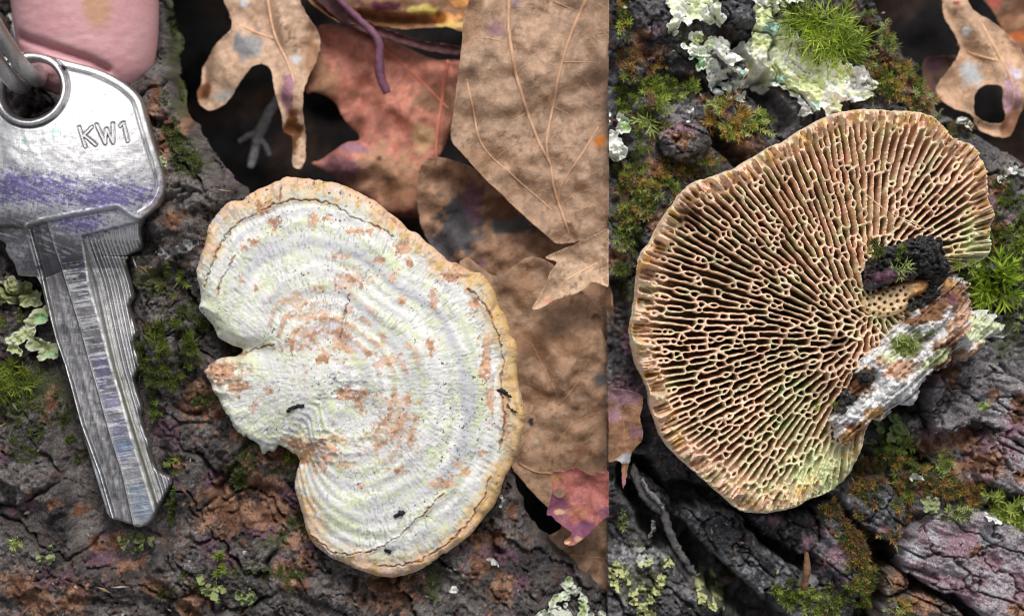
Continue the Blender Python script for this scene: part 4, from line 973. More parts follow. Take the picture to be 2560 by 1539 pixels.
BLADE = np.array([(84,650),(300,628),(297,647),(299,673),(306,699),(314,728),(314,742),(306,755),(304,767),(312,792),(323,818),(328,831),(320,847),(318,857),(323,873),(330,893),(332,910),(331,922),(321,943),(320,956),(327,982),(340,1016),(335,1040),(340,1064),(351,1094),(363,1107),(357,1124),(364,1150),(375,1176),(387,1186),(415,1201),(413,1219),(392,1257),(381,1279),(366,1307),(344,1322),(323,1320),(271,1303),(256,1290),(250,1270),(232,1210),(211,1141),(185,1051),(151,913),(126,844),(107,780),(91,715)], float)
GROOVE_L = [(66,562),(84,640),(130,850),(166,960),(194,1060),(241,1190),(275,1310)]
GROOVE_R = [(113,553),(139,650),(165,737),(188,812),(214,910),(237,986),(267,1094),(295,1185),(326,1325)]
STRIP_L = [(196,585),(210,715),(239,812),(267,920),(288,986),(323,1115),(378,1290)]
STRIP_R = [(203,588),(239,705),(268,835),(288,920),(314,1008),(366,1176),(396,1275)]
def xat(line, y):
    p = np.array(line); return np.interp(y, p[:, 1], p[:, 0])
def key_profile(x, y):
    """milled grooves of the blade; they run up into the collar"""
    gl = xat(GROOVE_L, y); gr = xat(GROOVE_R, y); sl = xat(STRIP_L, y); sr = xat(STRIP_R, y)
    top = 560 - (x - 66) * 0.16
    g = sstep(0, 4, x - gl) * sstep(0, 4, gr - x) * sstep(0, 5, y - top)
    top2 = 587 - (x - 196) * 0.26
    g2 = sstep(0, 1, (x - sl) / np.maximum(sr - sl, 3)) * sstep(0, 5, y - top2)
    stripes = g2 * (0.0030 * np.sin((x - sr) * 0.70 + 0.8 * np.sin((x - sr) * .23)) )
    left = 0.006 * sstep(5, 0, np.abs(x - gl + 9) - 2) * sstep(650, 700, y)
    lip = 0.005 * np.exp(-((x - gl) / 2.6) ** 2) + 0.005 * np.exp(-((x - gr) / 2.6) ** 2)
    return -0.017 * g - 0.016 * g2 + stripes - left + lip * (y > top) + 0.0015 * np.exp(-((x - (gl + gr) / 2) / 6) ** 2) * g
LET = {'K': ([(198, 319), (214, 368)], [(229, 318), (206, 344)], [(212, 340), (239, 363)]), 'W': ([(240, 312), (262, 359)], [(262, 359), (264, 322)], [(264, 322), (281, 357)], [(281, 357), (279, 308)]), '1': ([(297, 314), (304, 306)], [(304, 306), (316, 352)])}
def let_d(x, y):
    d = np.full(x.shape, 1e9)
    for ss in LET.values():
        for s in ss: d = np.minimum(d, line_dist(s, x, y))
    return d
HOLE = (72.0, 221.0)
RIDGE = [(60, 566), (105, 552), (200, 534), (290, 516), (330, 545), (350, 548)]
def ktilt(x, y):
    return 0.05 * (620 - y) / 620.0 * (y < 620) + 0.03 * (620 - y) / 620.0 * (y >= 620)
BLX = np.array([(62, 556), (296, 556), (300, 628)] + [tuple(p) for p in BLADE[2:]], float)
def bow_h(x, y, s):
    s = np.maximum(s, poly_sdf(BLX, x, y))
    r = np.hypot(x - HOLE[0], y - HOLE[1])
    h = -0.085 * (((x - 130) / 290) ** 2 + ((y - 470) / 330) ** 2)
    q = np.clip(s / 6, 0, 1)
    h = h - 0.009 * (1 - np.sqrt(1 - (1 - q) ** 2))
    up = sstep(575, 560, y + (x - 66) * 0.17)
    h = h + 0.012 * sstep(26, 22, s) * sstep(14, 18, s) * up * 0 - 0.007 * np.exp(-((s - 20) / 3.0) ** 2) * up + 0.004 * sstep(20, 14, s) * up
    h = h + 0.008 * sstep(100, 92, r) - 0.007 * np.exp(-((r - 97) / 2.6) ** 2) - 0.012 * sstep(84, 76, r)
    rd = line_dist(RIDGE, x, y)
    side = sstep(-7, 7, (y - xat([(0, 60), (534, 200)], y) * 0) - np.interp(x, [p[0] for p in RIDGE], [p[1] for p in RIDGE]))
    h = h - 0.020 * side + 0.007 * np.exp(-(rd / 4.5) ** 2)
    h = h + key_profile(x, y) * (y > 540)
    d = let_d(x, y)
    h = h - 0.006 * np.exp(-((d - 3.5) / 1.3) ** 2)
    return h + ktilt(x, y) + 0.0012 * fbm(x / 30, y / 30, 1100, 3)
def metal_pig(x, y, s, h):
    s = np.maximum(s, poly_sdf(BLX, x, y))
    f = fbm(x / 6, y / 6, 1101, 3, 0.6)
    u, v = rot(x, y, 20)
    sc = fbm(u / 40, v / 2.4, 1102, 3, 0.6)
    c = np.tile(srgb(222, 221, 222), (len(x), 1)) * (1 + 0.10 * sc)[:, None]
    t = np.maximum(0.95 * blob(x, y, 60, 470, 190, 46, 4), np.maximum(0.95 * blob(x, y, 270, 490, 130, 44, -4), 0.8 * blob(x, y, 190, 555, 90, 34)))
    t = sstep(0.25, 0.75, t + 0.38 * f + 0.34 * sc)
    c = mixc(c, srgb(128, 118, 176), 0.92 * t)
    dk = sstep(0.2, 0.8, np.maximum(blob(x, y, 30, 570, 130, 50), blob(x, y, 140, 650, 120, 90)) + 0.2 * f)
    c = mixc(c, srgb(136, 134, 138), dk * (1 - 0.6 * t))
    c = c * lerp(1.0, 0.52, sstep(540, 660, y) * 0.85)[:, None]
    gl = xat(GROOVE_L, y); gr = xat(GROOVE_R, y); sl = xat(STRIP_L, y); sr = xat(STRIP_R, y)
    b = (y > 640)
    ax = (gr + sl) / 2
    tp = np.maximum(blob(x, y, 243, 920, 26, 46), np.maximum(blob(x, y, 270, 1010, 26, 30), np.maximum(blob(x, y, 285, 1070, 26, 40), blob(x, y, 300, 1120, 30, 40))))
    mid = sstep(0, 6, x - gr) * sstep(0, 6, sl - x) * b
    c = mixc(c, srgb(96, 94, 98), 0.8 * mid * sstep(1260, 900, y))
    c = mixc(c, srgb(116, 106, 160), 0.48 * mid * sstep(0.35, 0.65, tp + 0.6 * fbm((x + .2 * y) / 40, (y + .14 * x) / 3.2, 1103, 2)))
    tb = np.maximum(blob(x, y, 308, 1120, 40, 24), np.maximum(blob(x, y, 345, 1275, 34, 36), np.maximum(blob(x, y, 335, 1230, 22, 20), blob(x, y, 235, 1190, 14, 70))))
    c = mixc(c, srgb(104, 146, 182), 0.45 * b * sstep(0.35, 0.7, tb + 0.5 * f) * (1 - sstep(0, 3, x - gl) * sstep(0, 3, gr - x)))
    c = mixc(c, srgb(112, 110, 114), 0.85 * sstep(0, 4, x - gl) * sstep(0, 4, gr - x) * sstep(552, 575, y) * (0.7 + 0.5 * fbm(x / 3, y / 18, 1104, 2)))
    st = sstep(0, 2, x - sl) * sstep(0, 2, sr - x) * (y > 590)
    c = mixc(c, srgb(150, 148, 112), 0.7 * st * sstep(720, 960, y)); c = mixc(c, srgb(168, 168, 168), .6 * st)
    tr = sstep(0, 3, x - sr) * (y > 600)
    c = mixc(c, srgb(96, 94, 98), 0.6 * tr * sstep(-0.1, 0.4, np.sin((x - sr) * 0.70 + 0.8 * np.sin((x - sr) * .23)) * -1))
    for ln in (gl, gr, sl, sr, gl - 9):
        c = mixc(c, srgb(246, 246, 247), 0.85 * np.exp(-((x - ln) / 2.0) ** 2) * sstep(585, 620, y) * sstep(-0.7, 0.0, fbm(x / 30, y / 14, 1110, 2)))  # metal highlights along the groove edges, painted into the pigment
    c = mixc(c, srgb(246, 246, 247), 0.8 * np.exp(-(s / 2.5) ** 2) * (y > 560))  # painted highlight following the blade outline
    # cross scratches on the land
    c = mixc(c, srgb(226, 226, 228), 0.55 * mid * sstep(0.25, 0.55, fbm((x + 0.2 * y) / 60, (y + 0.14 * x) / 3.2, 1105, 2)))
    c = mixc(c, srgb(200, 200, 201), 0.30 * tr * (y > 640) * sstep(0.45, 0.65, fbm((x + 0.2 * y) / 40, (y + 0.1 * x) / 3.0, 1111, 2)))
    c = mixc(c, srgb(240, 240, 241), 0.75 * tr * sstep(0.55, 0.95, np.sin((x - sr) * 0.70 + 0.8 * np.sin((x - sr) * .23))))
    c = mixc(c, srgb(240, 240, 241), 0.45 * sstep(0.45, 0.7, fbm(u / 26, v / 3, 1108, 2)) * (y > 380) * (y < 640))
    c = mixc(c, srgb(245, 245, 246), 0.9 * np.exp(-(line_dist(RIDGE, x, y) / 4.0) ** 2))  # bright glint of the bow ridge, put into the colour
    d = let_d(x, y)
    c = mixc(c, srgb(46, 44, 46), 0.85 * np.exp(-((d - 3.6) / 1.2) ** 2) * (d < 9))
    r = np.hypot(x - HOLE[0], y - HOLE[1])
    c = mixc(c, srgb(70, 68, 70), 0.75 * np.exp(-((r - 97) / 1.8) ** 2))
    c = mixc(c, srgb(60, 58, 60), 0.7 * np.exp(-((s - 20) / 1.5) ** 2) * (y < 540) * sstep(-0.5, 0.2, fbm(x / 40, y / 40, 1106, 2)))
    c = mixc(c, srgb(110, 190, 166), 0.6 * sstep(0.5, 0.62, fbm(x / 8, y / 8, 1107, 2)) * blob(x, y, 120, 335, 100, 20, -18))
    return c
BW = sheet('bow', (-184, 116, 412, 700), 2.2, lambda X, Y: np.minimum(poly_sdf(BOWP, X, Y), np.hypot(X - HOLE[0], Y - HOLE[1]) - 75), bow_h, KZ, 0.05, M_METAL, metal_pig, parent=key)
BLP = smooth_poly(BLADE, 3)
def bl_h(x, y, s):
    s = poly_sdf(BLX, x, y)
    q = np.clip(s / 5, 0, 1)
    h = -0.008 * (1 - np.sqrt(1 - (1 - q) ** 2))
    return -0.085 * (((x - 130) / 290) ** 2 * sstep(900, 690, y) + np.minimum((y - 470) / 330, 0.60) ** 2 * sstep(1100, 690, y)) - 0.020 - 0.024 * sstep(690, 1000, y) + h + key_profile(x, y) + ktilt(x, y) * 0.6 + ktilt(x, y) * 0.4 * sstep(800, 690, y) + 0.001 * fbm(x / 30, y / 30, 1100, 3)
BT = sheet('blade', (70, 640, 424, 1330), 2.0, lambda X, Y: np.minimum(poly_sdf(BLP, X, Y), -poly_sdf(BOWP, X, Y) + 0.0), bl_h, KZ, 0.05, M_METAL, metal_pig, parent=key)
for ch, ss in LET.items():
    def lsd(X, Y, ss=ss):
        d = np.full(X.shape, 1e9)
        for s in ss: d = np.minimum(d, line_dist(s, X, Y))
        return 2.1 - d
    xs_ = [p[0] for s in ss for p in s]; ys_ = [p[1] for s in ss for p in s]
    sheet('letter', (min(xs_) - 6, min(ys_) - 6, max(xs_) + 6, max(ys_) + 6), 1.2, lsd, lambda x, y, s: bow_h(x, y, np.full(x.shape, 60.0)) + 0.0012 + 0.006 * np.exp(-((let_d(x, y) - 3.5) / 1.3) ** 2), KZ, 0.008, M_METAL, lambda x, y, s, h: np.tile(srgb(206, 205, 206), (len(x), 1)), parent=BW)

ring = thing('split_ring', 'steel split ring threaded through the hole of the key', 'key ring', 20, 100, 0.1)
hc = W(66, 206, 0.055); d = np.array([-0.40, 0.915, 0.0]); R = 0.42
for i, off in enumerate((-0.0215, 0.0215)):
    sd = np.array([0.915, 0.40, 0.0])
    V = []
    for t in np.linspace(-0.12, 1.0, 90) * 2 * math.pi * 0.93:
        V.append(hc + d * (R - R * math.cos(t)) + np.array([0, 0, 1]) * R * math.sin(t) + sd * (off + 0.006 * math.sin(t * 2)))
    tube('coil', V, 0.0195, M_METAL, ring, 14, srgb(214, 213, 213))

def hand():
    me = bpy.data.meshes.new('person'); B = np.array([0, 0, 0.0])
    pts = []; ed = []; rad = []
    def add(p, r, par=None):
        pts.append(p); rad.append(r)
        if par is not None: ed.append((par, len(pts) - 1))
        return len(pts) - 1
    root = add((-1.30, 2.55, -0.15), 0.42)
    wrist = add((-1.45, 3.35, -0.2), 0.33, root); add((-1.6, 4.4, -0.2), 0.38, wrist)
    def fing(chain, r):
        p = root
        for q, rr in zip(chain, r): p = add(q, rr, p)
    fing([(-1.18, 2.00, -0.06), (-1.125, 1.55, 0.0), (-1.12, 1.15, -0.14), (-1.11, 0.86, -0.21), (-1.10, 0.66, -0.25), (-1.095, 0.53, -0.27)], [0.24, 0.22, 0.21, 0.21, 0.20, 0.14])   # the finger behind the bow
    fing([(-1.50, 1.95, -0.08), (-1.62, 1.50, 0.05), (-1.68, 1.12, -0.10), (-1.66, 0.92, -0.30)], [0.21, 0.18, 0.165, 0.13])
    fing([(-1.72, 2.05, -0.12), (-1.98, 1.68, 0.00), (-2.08, 1.36, -0.18), (-2.02, 1.22, -0.36)], [0.19, 0.165, 0.15, 0.12])
    fing([(-1.80, 2.30, -0.16), (-2.18, 2.02, -0.08), (-2.34, 1.80, -0.24), (-2.30, 1.70, -0.40)], [0.17, 0.14, 0.13, 0.10])
    fing([(-0.98, 2.62, 0.02), (-0.70, 2.20, 0.12), (-0.72, 1.72, 0.16), (-0.78, 1.45, 0.12)], [0.26, 0.20, 0.175, 0.13])                                           # thumb
    me.from_pydata(pts, ed, [])
    o = bpy.data.objects.new('person', me); COL.objects.link(o)
    sk = o.modifiers.new('skin', 'SKIN'); sk.use_smooth_shade = True
    for v, r in zip(me.skin_vertices[0].data, rad): v.radius = (r, r)
    me.skin_vertices[0].data[0].use_root = True
    su = o.modifiers.new('sub', 'SUBSURF'); su.levels = su.render_levels = 5
    dg = bpy.context.evaluated_depsgraph_get()
    m2 = bpy.data.meshes.new_from_object(o.evaluated_get(dg)); m2.name = 'person'
    bpy.data.objects.remove(o); bpy.data.meshes.remove(me)
    n = len(m2.vertices); co = np.zeros(n * 3, np.float32); m2.vertices.foreach_get('co', co); co = co.reshape(-1, 3)
    c = np.tile(srgb(222, 172, 176), (n, 1))
    x, y = co[:, 0] * 1000 + 1280, 769.5 - co[:, 1] * 1000
    c = mixc(c, srgb(200, 156, 116), 0.8 * sstep(0.2, 0.7, blob(x, y, 235, 10, 40, 60)))
    CRE = [(40, 84), (62, 96), (120, 118), (170, 134), (223, 152), (262, 172)]
    k = (CAMH + 0.08) / CAMH
    qx = 1280 + co[:, 0] * 1000 / k; qy = 769.5 - co[:, 1] * 1000 / k
    ok = (qy < 260) & (qy > -200) & (qx < 400) & (co[:, 2] > -0.3)
    cd = np.where(ok, line_dist(CRE, qx, qy), 999.0)
    co[:, 2] -= 0.022 * np.exp(-(cd / 11) ** 2)
    co[:, 2] += np.where(ok, 0.0015 * fbm(qx / 16, qy / 9, 1190, 3), 0)
    m2.vertices.foreach_set('co', co.ravel()); m2.update()
    c = mixc(c, srgb(150, 76, 92), 0.6 * np.exp(-(cd / 9) ** 2))
    c = mixc(c, srgb(208, 148, 156), 0.4 * sstep(-0.2, 0.5, fbm(qx / 60, qy / 60, 1191, 3)))
    a = m2.attributes.new('pigment', 'FLOAT_COLOR', 'POINT'); q = np.ones((n, 4), np.float32); q[:, :3] = c; a.data.foreach_set('color', q.ravel())
    m2.polygons.foreach_set('use_smooth', np.ones(len(m2.polygons), bool))
    m2.materials.clear(); m2.materials.append(M_SKIN)
    o = bpy.data.objects.new('person', m2); COL.objects.link(o); ABS[o.name] = np.zeros(3)
    tag(o, 'pink fingertip of a person behind the top of the steel key', 'person')
hand()
# ------------------------------------------------------------------ lichens
def top_l(x, y):
    return bark_l(np.asarray(x, float), np.asarray(y, float))
def lichen(label, discs, topf, col, seed, z0, lift=0.012, curl=0.02, thick=0.006, step=2.6, edge=None, spots=(), group=None, cut=None, name='lichen'):
    D = np.array(discs, float)
    def sdf(X, Y):
        wx = X + 3 * fbm(X / 9, Y / 9, seed, 2); wy = Y + 3 * fbm(X / 9, Y / 9, seed + 1, 2)
        s = disc_sdf(D, wx, wy)
        if cut == 'l': s = np.minimum(s, SEAM - 1 - X)
        if cut == 'r': s = np.minimum(s, X - SEAM - 1)
        return s
    def hh(x, y, s):
        return topf(x, y) - z0 + lift + curl * np.exp(-np.maximum(s, 0) / 5) * (0.6 + 0.5 * fbm(x / 18, y / 18, seed + 2, 2)) + 0.010 * fbm(x / 11, y / 11, seed + 3, 3) + 0.006 * fbm(x / 40, y / 40, seed + 4, 2)
    def pig(x, y, s, h):
        f = fbm(x / 8, y / 8, seed + 5, 3); n = fbm(x / 34, y / 34, seed + 6, 2)
        c = np.tile(srgb(*col), (len(x), 1)) * (1 + 0.10 * f + 0.08 * n)[:, None]
        if edge is not None: c = mixc(c, srgb(*edge), 0.9 * sstep(9, 2, s + 6 * n))
        for sx, sy, rx, ry, cc, am in spots:
            m = blob(x, y, sx, sy, rx, ry); c = mixc(c, srgb(*cc), am * sstep(0.3, 0.6, m + 0.3 * f * (m > 0.03)))
        return c
    bb = (D[:, 0].min() - 30, D[:, 1].min() - 30, D[:, 0].max() + 30, D[:, 1].max() + 30)
    o = sheet(name, bb, step, sdf, hh, z0, thick, M_LICH, pig)
    return tag(o, label, 'lichen', group)
def scatter(poly, n, r0, r1, seed, keep=None):
    P = np.array(poly, float); g = random.Random(seed); out = []
    x0, y0 = P.min(0); x1, y1 = P.max(0)
    while len(out) < n:
        x = g.uniform(x0, x1); y = g.uniform(y0, y1)
        if poly_sdf(P, np.array([x]), np.array([y]))[0] < 0: 
            continue
        if keep is not None and not keep(x, y): 
            n -= 0.12; continue
        out.append((x, y, g.uniform(r0, r1)))
    return out
WHITE = (246, 247, 243); PALE = (212, 220, 170)
AQ = (176, 214, 200)
gap = lambda th, sc, sd: (lambda x, y: float(vn(np.array([x / sc]), np.array([y / sc]), sd)[0]) > th)
# right half, the big pale crust that runs from the top edge to the pored bracket
lichen('ruffled white lichen patch just above the pored bracket beside the bright moss', scatter([(1890, -20), (1960, 0), (1965, 60), (2000, 95), (2035, 125), (2060, 150), (2150, 170), (2185, 210), (2180, 235), (2110, 262), (2070, 280), (2030, 300), (2010, 285), (2000, 240), (1960, 200), (1900, 215), (1868, 170), (1890, 90)], 900, 6, 13, 31, gap(-0.62, 26, 5)), top_r, (232, 240, 190), 1200, Z_R, edge=WHITE, curl=0.010, lift=0.022, spots=[(1930, 70, 22, 16, AQ, .9), (1955, 195, 14, 10, AQ, .9), (2040, 262, 10, 14, AQ, .8), (2160, 190, 30, 50, (226, 226, 226), 1), (2140, 250, 40, 16, (228, 228, 228), 1), (2000, 270, 30, 40, (190, 192, 194), .8)])
lichen('white frilly lichen strip at the top edge above the dark bark blocks', scatter([(1668, 0), (1700, -30), (1790, -30), (1790, 60), (1815, 48), (1800, 58), (1760, 62), (1740, 52), (1700, 70), (1690, 95), (1660, 70), (1680, 50)], 150, 6, 11, 32), top_r, (226, 234, 194), 1210, Z_R, edge=WHITE, lift=0.03)
lichen('small white lichen strip at the top edge to the left of the bright moss', scatter([(1840, -20), (1990, -20), (2010, 8), (1930, 16), (1890, 8)], 80, 5, 10, 33), top_r, (214, 216, 204), 1220, Z_R, edge=WHITE, lift=0.03)
lichen('curled green and white lichen rosettes in the middle of the dark bark', scatter([(1708, 110), (1730, 85), (1790, 95), (1810, 92), (1830, 130), (1860, 100), (1880, 120), (1870, 150), (1830, 160), (1790, 180), (1770, 200), (1730, 160), (1705, 120)], 220, 5, 9, 34, gap(-0.3, 22, 8)), top_r, (220, 228, 190), 1230, Z_R, edge=WHITE, lift=0.03, spots=[(1742, 158, 20, 16, (150, 196, 140), 1), (1750, 100, 20, 10, (180, 196, 120), .8)])
lichen('broken white lichen lobes between the dark bark block and the pale crust', scatter([(1775, 150), (1800, 170), (1850, 180), (1880, 185), (1870, 240), (1850, 260), (1810, 240), (1790, 238), (1765, 190)], 190, 4, 8, 35, gap(-0.25, 18, 9)), top_r, (236, 238, 228), 1240, Z_R, edge=WHITE, lift=0.02, spots=[(1848, 195, 8, 12, AQ, 1), (1795, 212, 16, 8, AQ, .9)])
lichen('white lichen at the seam left of the brown bark block', scatter([(1500, 290), (1545, 285), (1570, 310), (1560, 350), (1560, 395), (1540, 400), (1500, 380)], 90, 6, 11, 36, gap(-0.3, 26, 3)), top_r, (208, 216, 200), 1250, Z_R, edge=WHITE, lift=0.025, cut='r', spots=[(1563, 318, 16, 12, (176, 204, 140), 1)])
lichen('small curled white lichen cup in front of the torn leaf hole', [(2424, 296, 9), (2432, 286, 8), (2446, 290, 10), (2452, 302, 9), (2446, 312, 8), (2434, 309, 6)], top_r, (226, 226, 222), 1260, Z_R, lift=0.07, curl=0.02)
lichen('white lichen scales at the right edge level with the top of the pored bracket', [(2502, 446, 9), (2512, 450, 9), (2524, 452, 7), (2520, 430, 9), (2534, 426, 9), (2546, 424, 10), (2558, 428, 9), (2570, 430, 9)], top_r, (214, 214, 210), 1270, Z_R, lift=0.03, edge=WHITE)
lichen('pale green lobed lichen under the lower end of the splintered wood', scatter([(2190, 1050), (2240, 1020), (2275, 1050), (2262, 1085), (2220, 1100), (2195, 1080)], 34, 6, 11, 37, gap(-0.25, 20, 4)), top_r, (112, 128, 84), 1280, Z_R, lift=0.02)
lichen('grey green star lichen among the brown moss below the bark crack', [(2316, 1258, 12), (2300, 1250, 7), (2312, 1242, 7), (2330, 1246, 8), (2334, 1262, 8), (2322, 1274, 8), (2304, 1266, 7), (2340, 1252, 5)], top_r, (150, 158, 118), 1290, Z_R, lift=0.05)
lichen('small pale green lichen on the cracked bark right of the splintered wood', [(2445, 1012, 8), (2436, 1006, 5), (2452, 1004, 6), (2456, 1016, 6), (2446, 1026, 6), (2438, 1020, 4)], top_r, (146, 158, 104), 1300, Z_R, lift=0.03)
for i, (lb, dd) in enumerate((('white lichen fleck beside the brown moss of the bark crack', [(2280, 1188, 7), (2290, 1192, 6), (2298, 1192, 5), (2274, 1194, 4)]), ('white lichen fleck on the top rim of the big pink bark block', [(2452, 1288, 6), (2460, 1284, 5), (2468, 1292, 6), (2476, 1296, 5)]), ('white lichen fleck at the bottom edge under the pink bark block', [(2470, 1530, 7), (2482, 1526, 6), (2476, 1540, 6), (2490, 1536, 5)]), ('white lichen fleck at the right edge above the big pink bark block', [(2552, 1254, 6), (2560, 1262, 7), (2556, 1272, 5)]), ('small white lichen tag at the bark gully left of the pale crust', [(1858, 270, 6), (1866, 274, 7), (1872, 268, 5)]), ('white lichen dots on the dark bark below the rosettes', [(1714, 278, 4), (1722, 282, 5), (1730, 276, 4), (1718, 306, 4)]))):
    lichen(lb, dd, top_r, (218, 218, 214), 1310 + i, Z_R, lift=0.045)
lichen('yellow green crusty lichen spread over the bark at the lower left of the right half', scatter([(1521, 1380), (1560, 1370), (1640, 1370), (1680, 1400), (1690, 1450), (1670, 1530), (1600, 1560), (1521, 1480)], 420, 1.8, 4.6, 38, gap(0.0, 22, 2)), top_r, (190, 194, 138), 1330, Z_R, lift=0.014, curl=0.008, spots=[(1600, 1390, 40, 20, (206, 208, 204), 1)], step=2.2, cut='r')
lichen('yellow green crusty lichen spots beside the bottom bark gully', scatter([(1740, 1440), (1800, 1450), (1830, 1490), (1800, 1530), (1750, 1510)], 190, 1.8, 4.6, 39, gap(-0.05, 18, 3)), top_r, (194, 198, 142), 1340, Z_R, lift=0.012, curl=0.008, step=2.2)
# left half
lichen('pale green lobed lichen at the left edge just under the key collar', [(-10, 730, 30), (30, 735, 28), (55, 745, 22), (70, 752, 14), (20, 710, 20), (82, 758, 9), (50, 715, 14), (75, 735, 12)], top_l, (150, 154, 108), 1400, 0.0, lift=0.03, edge=(186, 188, 158), curl=0.014)
lichen('pale mint green lobed lichen peeping out left of the key blade', [(85, 790, 22), (70, 805, 16), (100, 778, 14), (60, 830, 18), (40, 845, 18), (30, 870, 16), (80, 860, 18), (105, 872, 18), (120, 885, 14), (96, 888, 14), (48, 880, 10), (20, 850, 10), (120, 868, 10)], top_l, (170, 178, 132), 1410, 0.0, lift=0.035, edge=(196, 200, 176), curl=0.016, spots=[(88, 795, 16, 12, (150, 196, 150), 1), (108, 888, 14, 6, (164, 206, 166), .9)])
lichen('grey scale of lichen on the bark between the key and the white bracket', [(400, 630, 9), (412, 625, 9), (425, 632, 10), (440, 626, 10), (455, 620, 12), (470, 612, 14), (484, 604, 9), (415, 640, 8)], top_l, (136, 136, 138), 1420, 0.0, lift=0.035)
lichen('small pale green lichen flake beside the right edge of the key bow', [(399, 396, 9), (408, 402, 9), (402, 410, 8), (412, 412, 6)], top_l, (178, 184, 150), 1430, 0.0, lift=0.05)
lichen('branching green lichen just below the tip of the key', scatter([(285, 1345), (330, 1330), (372, 1335), (380, 1360), (330, 1390), (300, 1375)], 22, 4, 8, 41), top_l, (110, 118, 74), 1440, 0.0, lift=0.03)
lichen('pale green lichen spray at the lower left corner bark', scatter([(92, 1385), (130, 1365), (142, 1385), (120, 1412), (100, 1405)], 12, 4, 7, 42), top_l, (140, 150, 104), 1450, 0.0, lift=0.03)
lichen('green lichen lobes on the bark at the bottom, left of its centre', scatter([(500, 1435), (540, 1445), (570, 1475), (550, 1500), (515, 1480)], 26, 4, 8, 43), top_l, (136, 144, 96), 1460, 0.0, lift=0.03)
lichen('grey green lichen clump at the bottom edge right of the last one', scatter([(590, 1470), (625, 1460), (652, 1485), (635, 1510), (600, 1505)], 20, 4, 9, 44), top_l, (128, 140, 96), 1470, 0.0, lift=0.03)
lichen('white and green lichen cluster in the bottom corner by the seam', scatter([(1340, 1530), (1380, 1480), (1410, 1450), (1440, 1470), (1470, 1500), (1521, 1530), (1521, 1570), (1340, 1570)], 95, 5, 11, 45, gap(-0.15, 24, 7)), top_l, (168, 182, 128), 1480, 0.0, lift=0.03, edge=(206, 210, 200), cut='l')
for i, (lb, dd) in enumerate((('white lichen speck on the bark below the right end of the white bracket', [(1224, 1400, 6), (1232, 1408, 5), (1240, 1412, 5), (1246, 1418, 4)]), ('white lichen speck beside the lower right rim of the white bracket', [(1252, 1244, 5), (1256, 1252, 5), (1254, 1261, 5), (1252, 1268, 4)]), ('pale green lichen dot under the lowest point of the white bracket', [(1132, 1474, 8), (1140, 1470, 6)]))):
    lichen(lb, dd, top_l, (206, 208, 204), 1490 + i, 0.0, lift=0.03)

# ------------------------------------------------------------------ moss: shoots set with narrow leaves
def moss_shoots(shoots, seed):
    """shoots: x,y px, z, axis tilt vec(2), length, leaf length, leaf width, leaves, colour"""
    g = np.random.default_rng(seed); VV = []; CC = []
    for (px, py, z, ax, ay, L, ll, lw, n, col) in shoots:
        base = W(px, py, z)
        A = np.array([ax, ay, 1.0]); A /= np.linalg.norm(A)
        u = np.cross(A, [0.3, 0.9, 0.1]); u /= np.linalg.norm(u); v = np.cross(A, u)
        t = np.linspace(0.05, 1, n); ph = np.arange(n) * 2.4 + g.uniform(0, 6.3)
        rad = np.cos(ph)[:, None] * u + np.sin(ph)[:, None] * v
        op = lerp(1.5, 0.35, t ** 1.5)[:, None] * g.uniform(0.75, 1.25, (n, 1))
        D = A[None] + rad * op; D /= np.linalg.norm(D, axis=1)[:, None]
        P0 = base + A[None] * (L * t)[:, None]
        S = np.cross(D, rad + A * 0.01); S /= np.linalg.norm(S, axis=1)[:, None] + 1e-9
        l = (ll * g.uniform(0.7, 1.2, n) * (0.65 + 0.35 * np.sin(math.pi * np.clip(t, .1, .9))))[:, None]
        m = P0 + D * l * 0.45
        tip = P0 + D * l + rad * l * 0.12 - np.array([0, 0, 1]) * l * 0.10
        VV.append(np.stack([P0, m + S * lw * 0.5, tip, m - S * lw * 0.5], 1).reshape(-1, 3))
        c = np.asarray(col)[None] * g.uniform(0.75, 1.25, (n, 1))
        CC.append(np.repeat(c, 4, 0) * np.tile(np.array([0.8, 1.0, 1.15, 1.0]), n)[:, None])
    V = np.concatenate(VV); C = np.concatenate(CC); k = len(V) // 4
    return V, np.arange(k * 4), np.full(k, 4), C
GRN = srgb(138, 156, 64); DGR = srgb(90, 102, 50); YGR = srgb(184, 202, 88); OCH = srgb(180, 148, 78); BRN = srgb(142, 102, 74); LGR = srgb(180, 194, 122)
def clump(cx, cy, rx, ry, n, pal, topf, seed, ll=0.020, lw=0.0042, L=0.03, leaves=18, lift=0.0, out=0.5, rot_=0.0, xmin=None, xmax=None):
    g = random.Random(seed); out_s = []
    xs = []; 
    for _ in range(n):
        a = g.uniform(0, 2 * math.pi); r = math.sqrt(g.random())
        du = math.cos(a) * r * rx; dv = math.sin(a) * r * ry
        ca = math.cos(math.radians(rot_)); sa = math.sin(math.radians(rot_))
        x = cx + du * ca - dv * sa; y = cy + du * sa + dv * ca
        if float(vn(np.array([x / 13.0]), np.array([y / 13.0]), 909)[0]) < -0.12: continue
        if xmin is not None and x < xmin: continue
        if xmax is not None and x > xmax: continue
        xs.append((x, y, du / rx, -dv / ry))
    z = topf(np.array([q[0] for q in xs]), np.array([q[1] for q in xs]))
    for (x, y, dx, dy), zz in zip(xs, z):
        col = pal[g.randrange(len(pal))]
        out_s.append((x, y, float(zz) - 0.005 + lift, dx * out + g.gauss(0, 0.4), dy * out + g.gauss(0, 0.4), L * g.uniform(0.5, 1.5), ll * g.uniform(0.6, 1.35), lw, leaves, col))
    return out_s
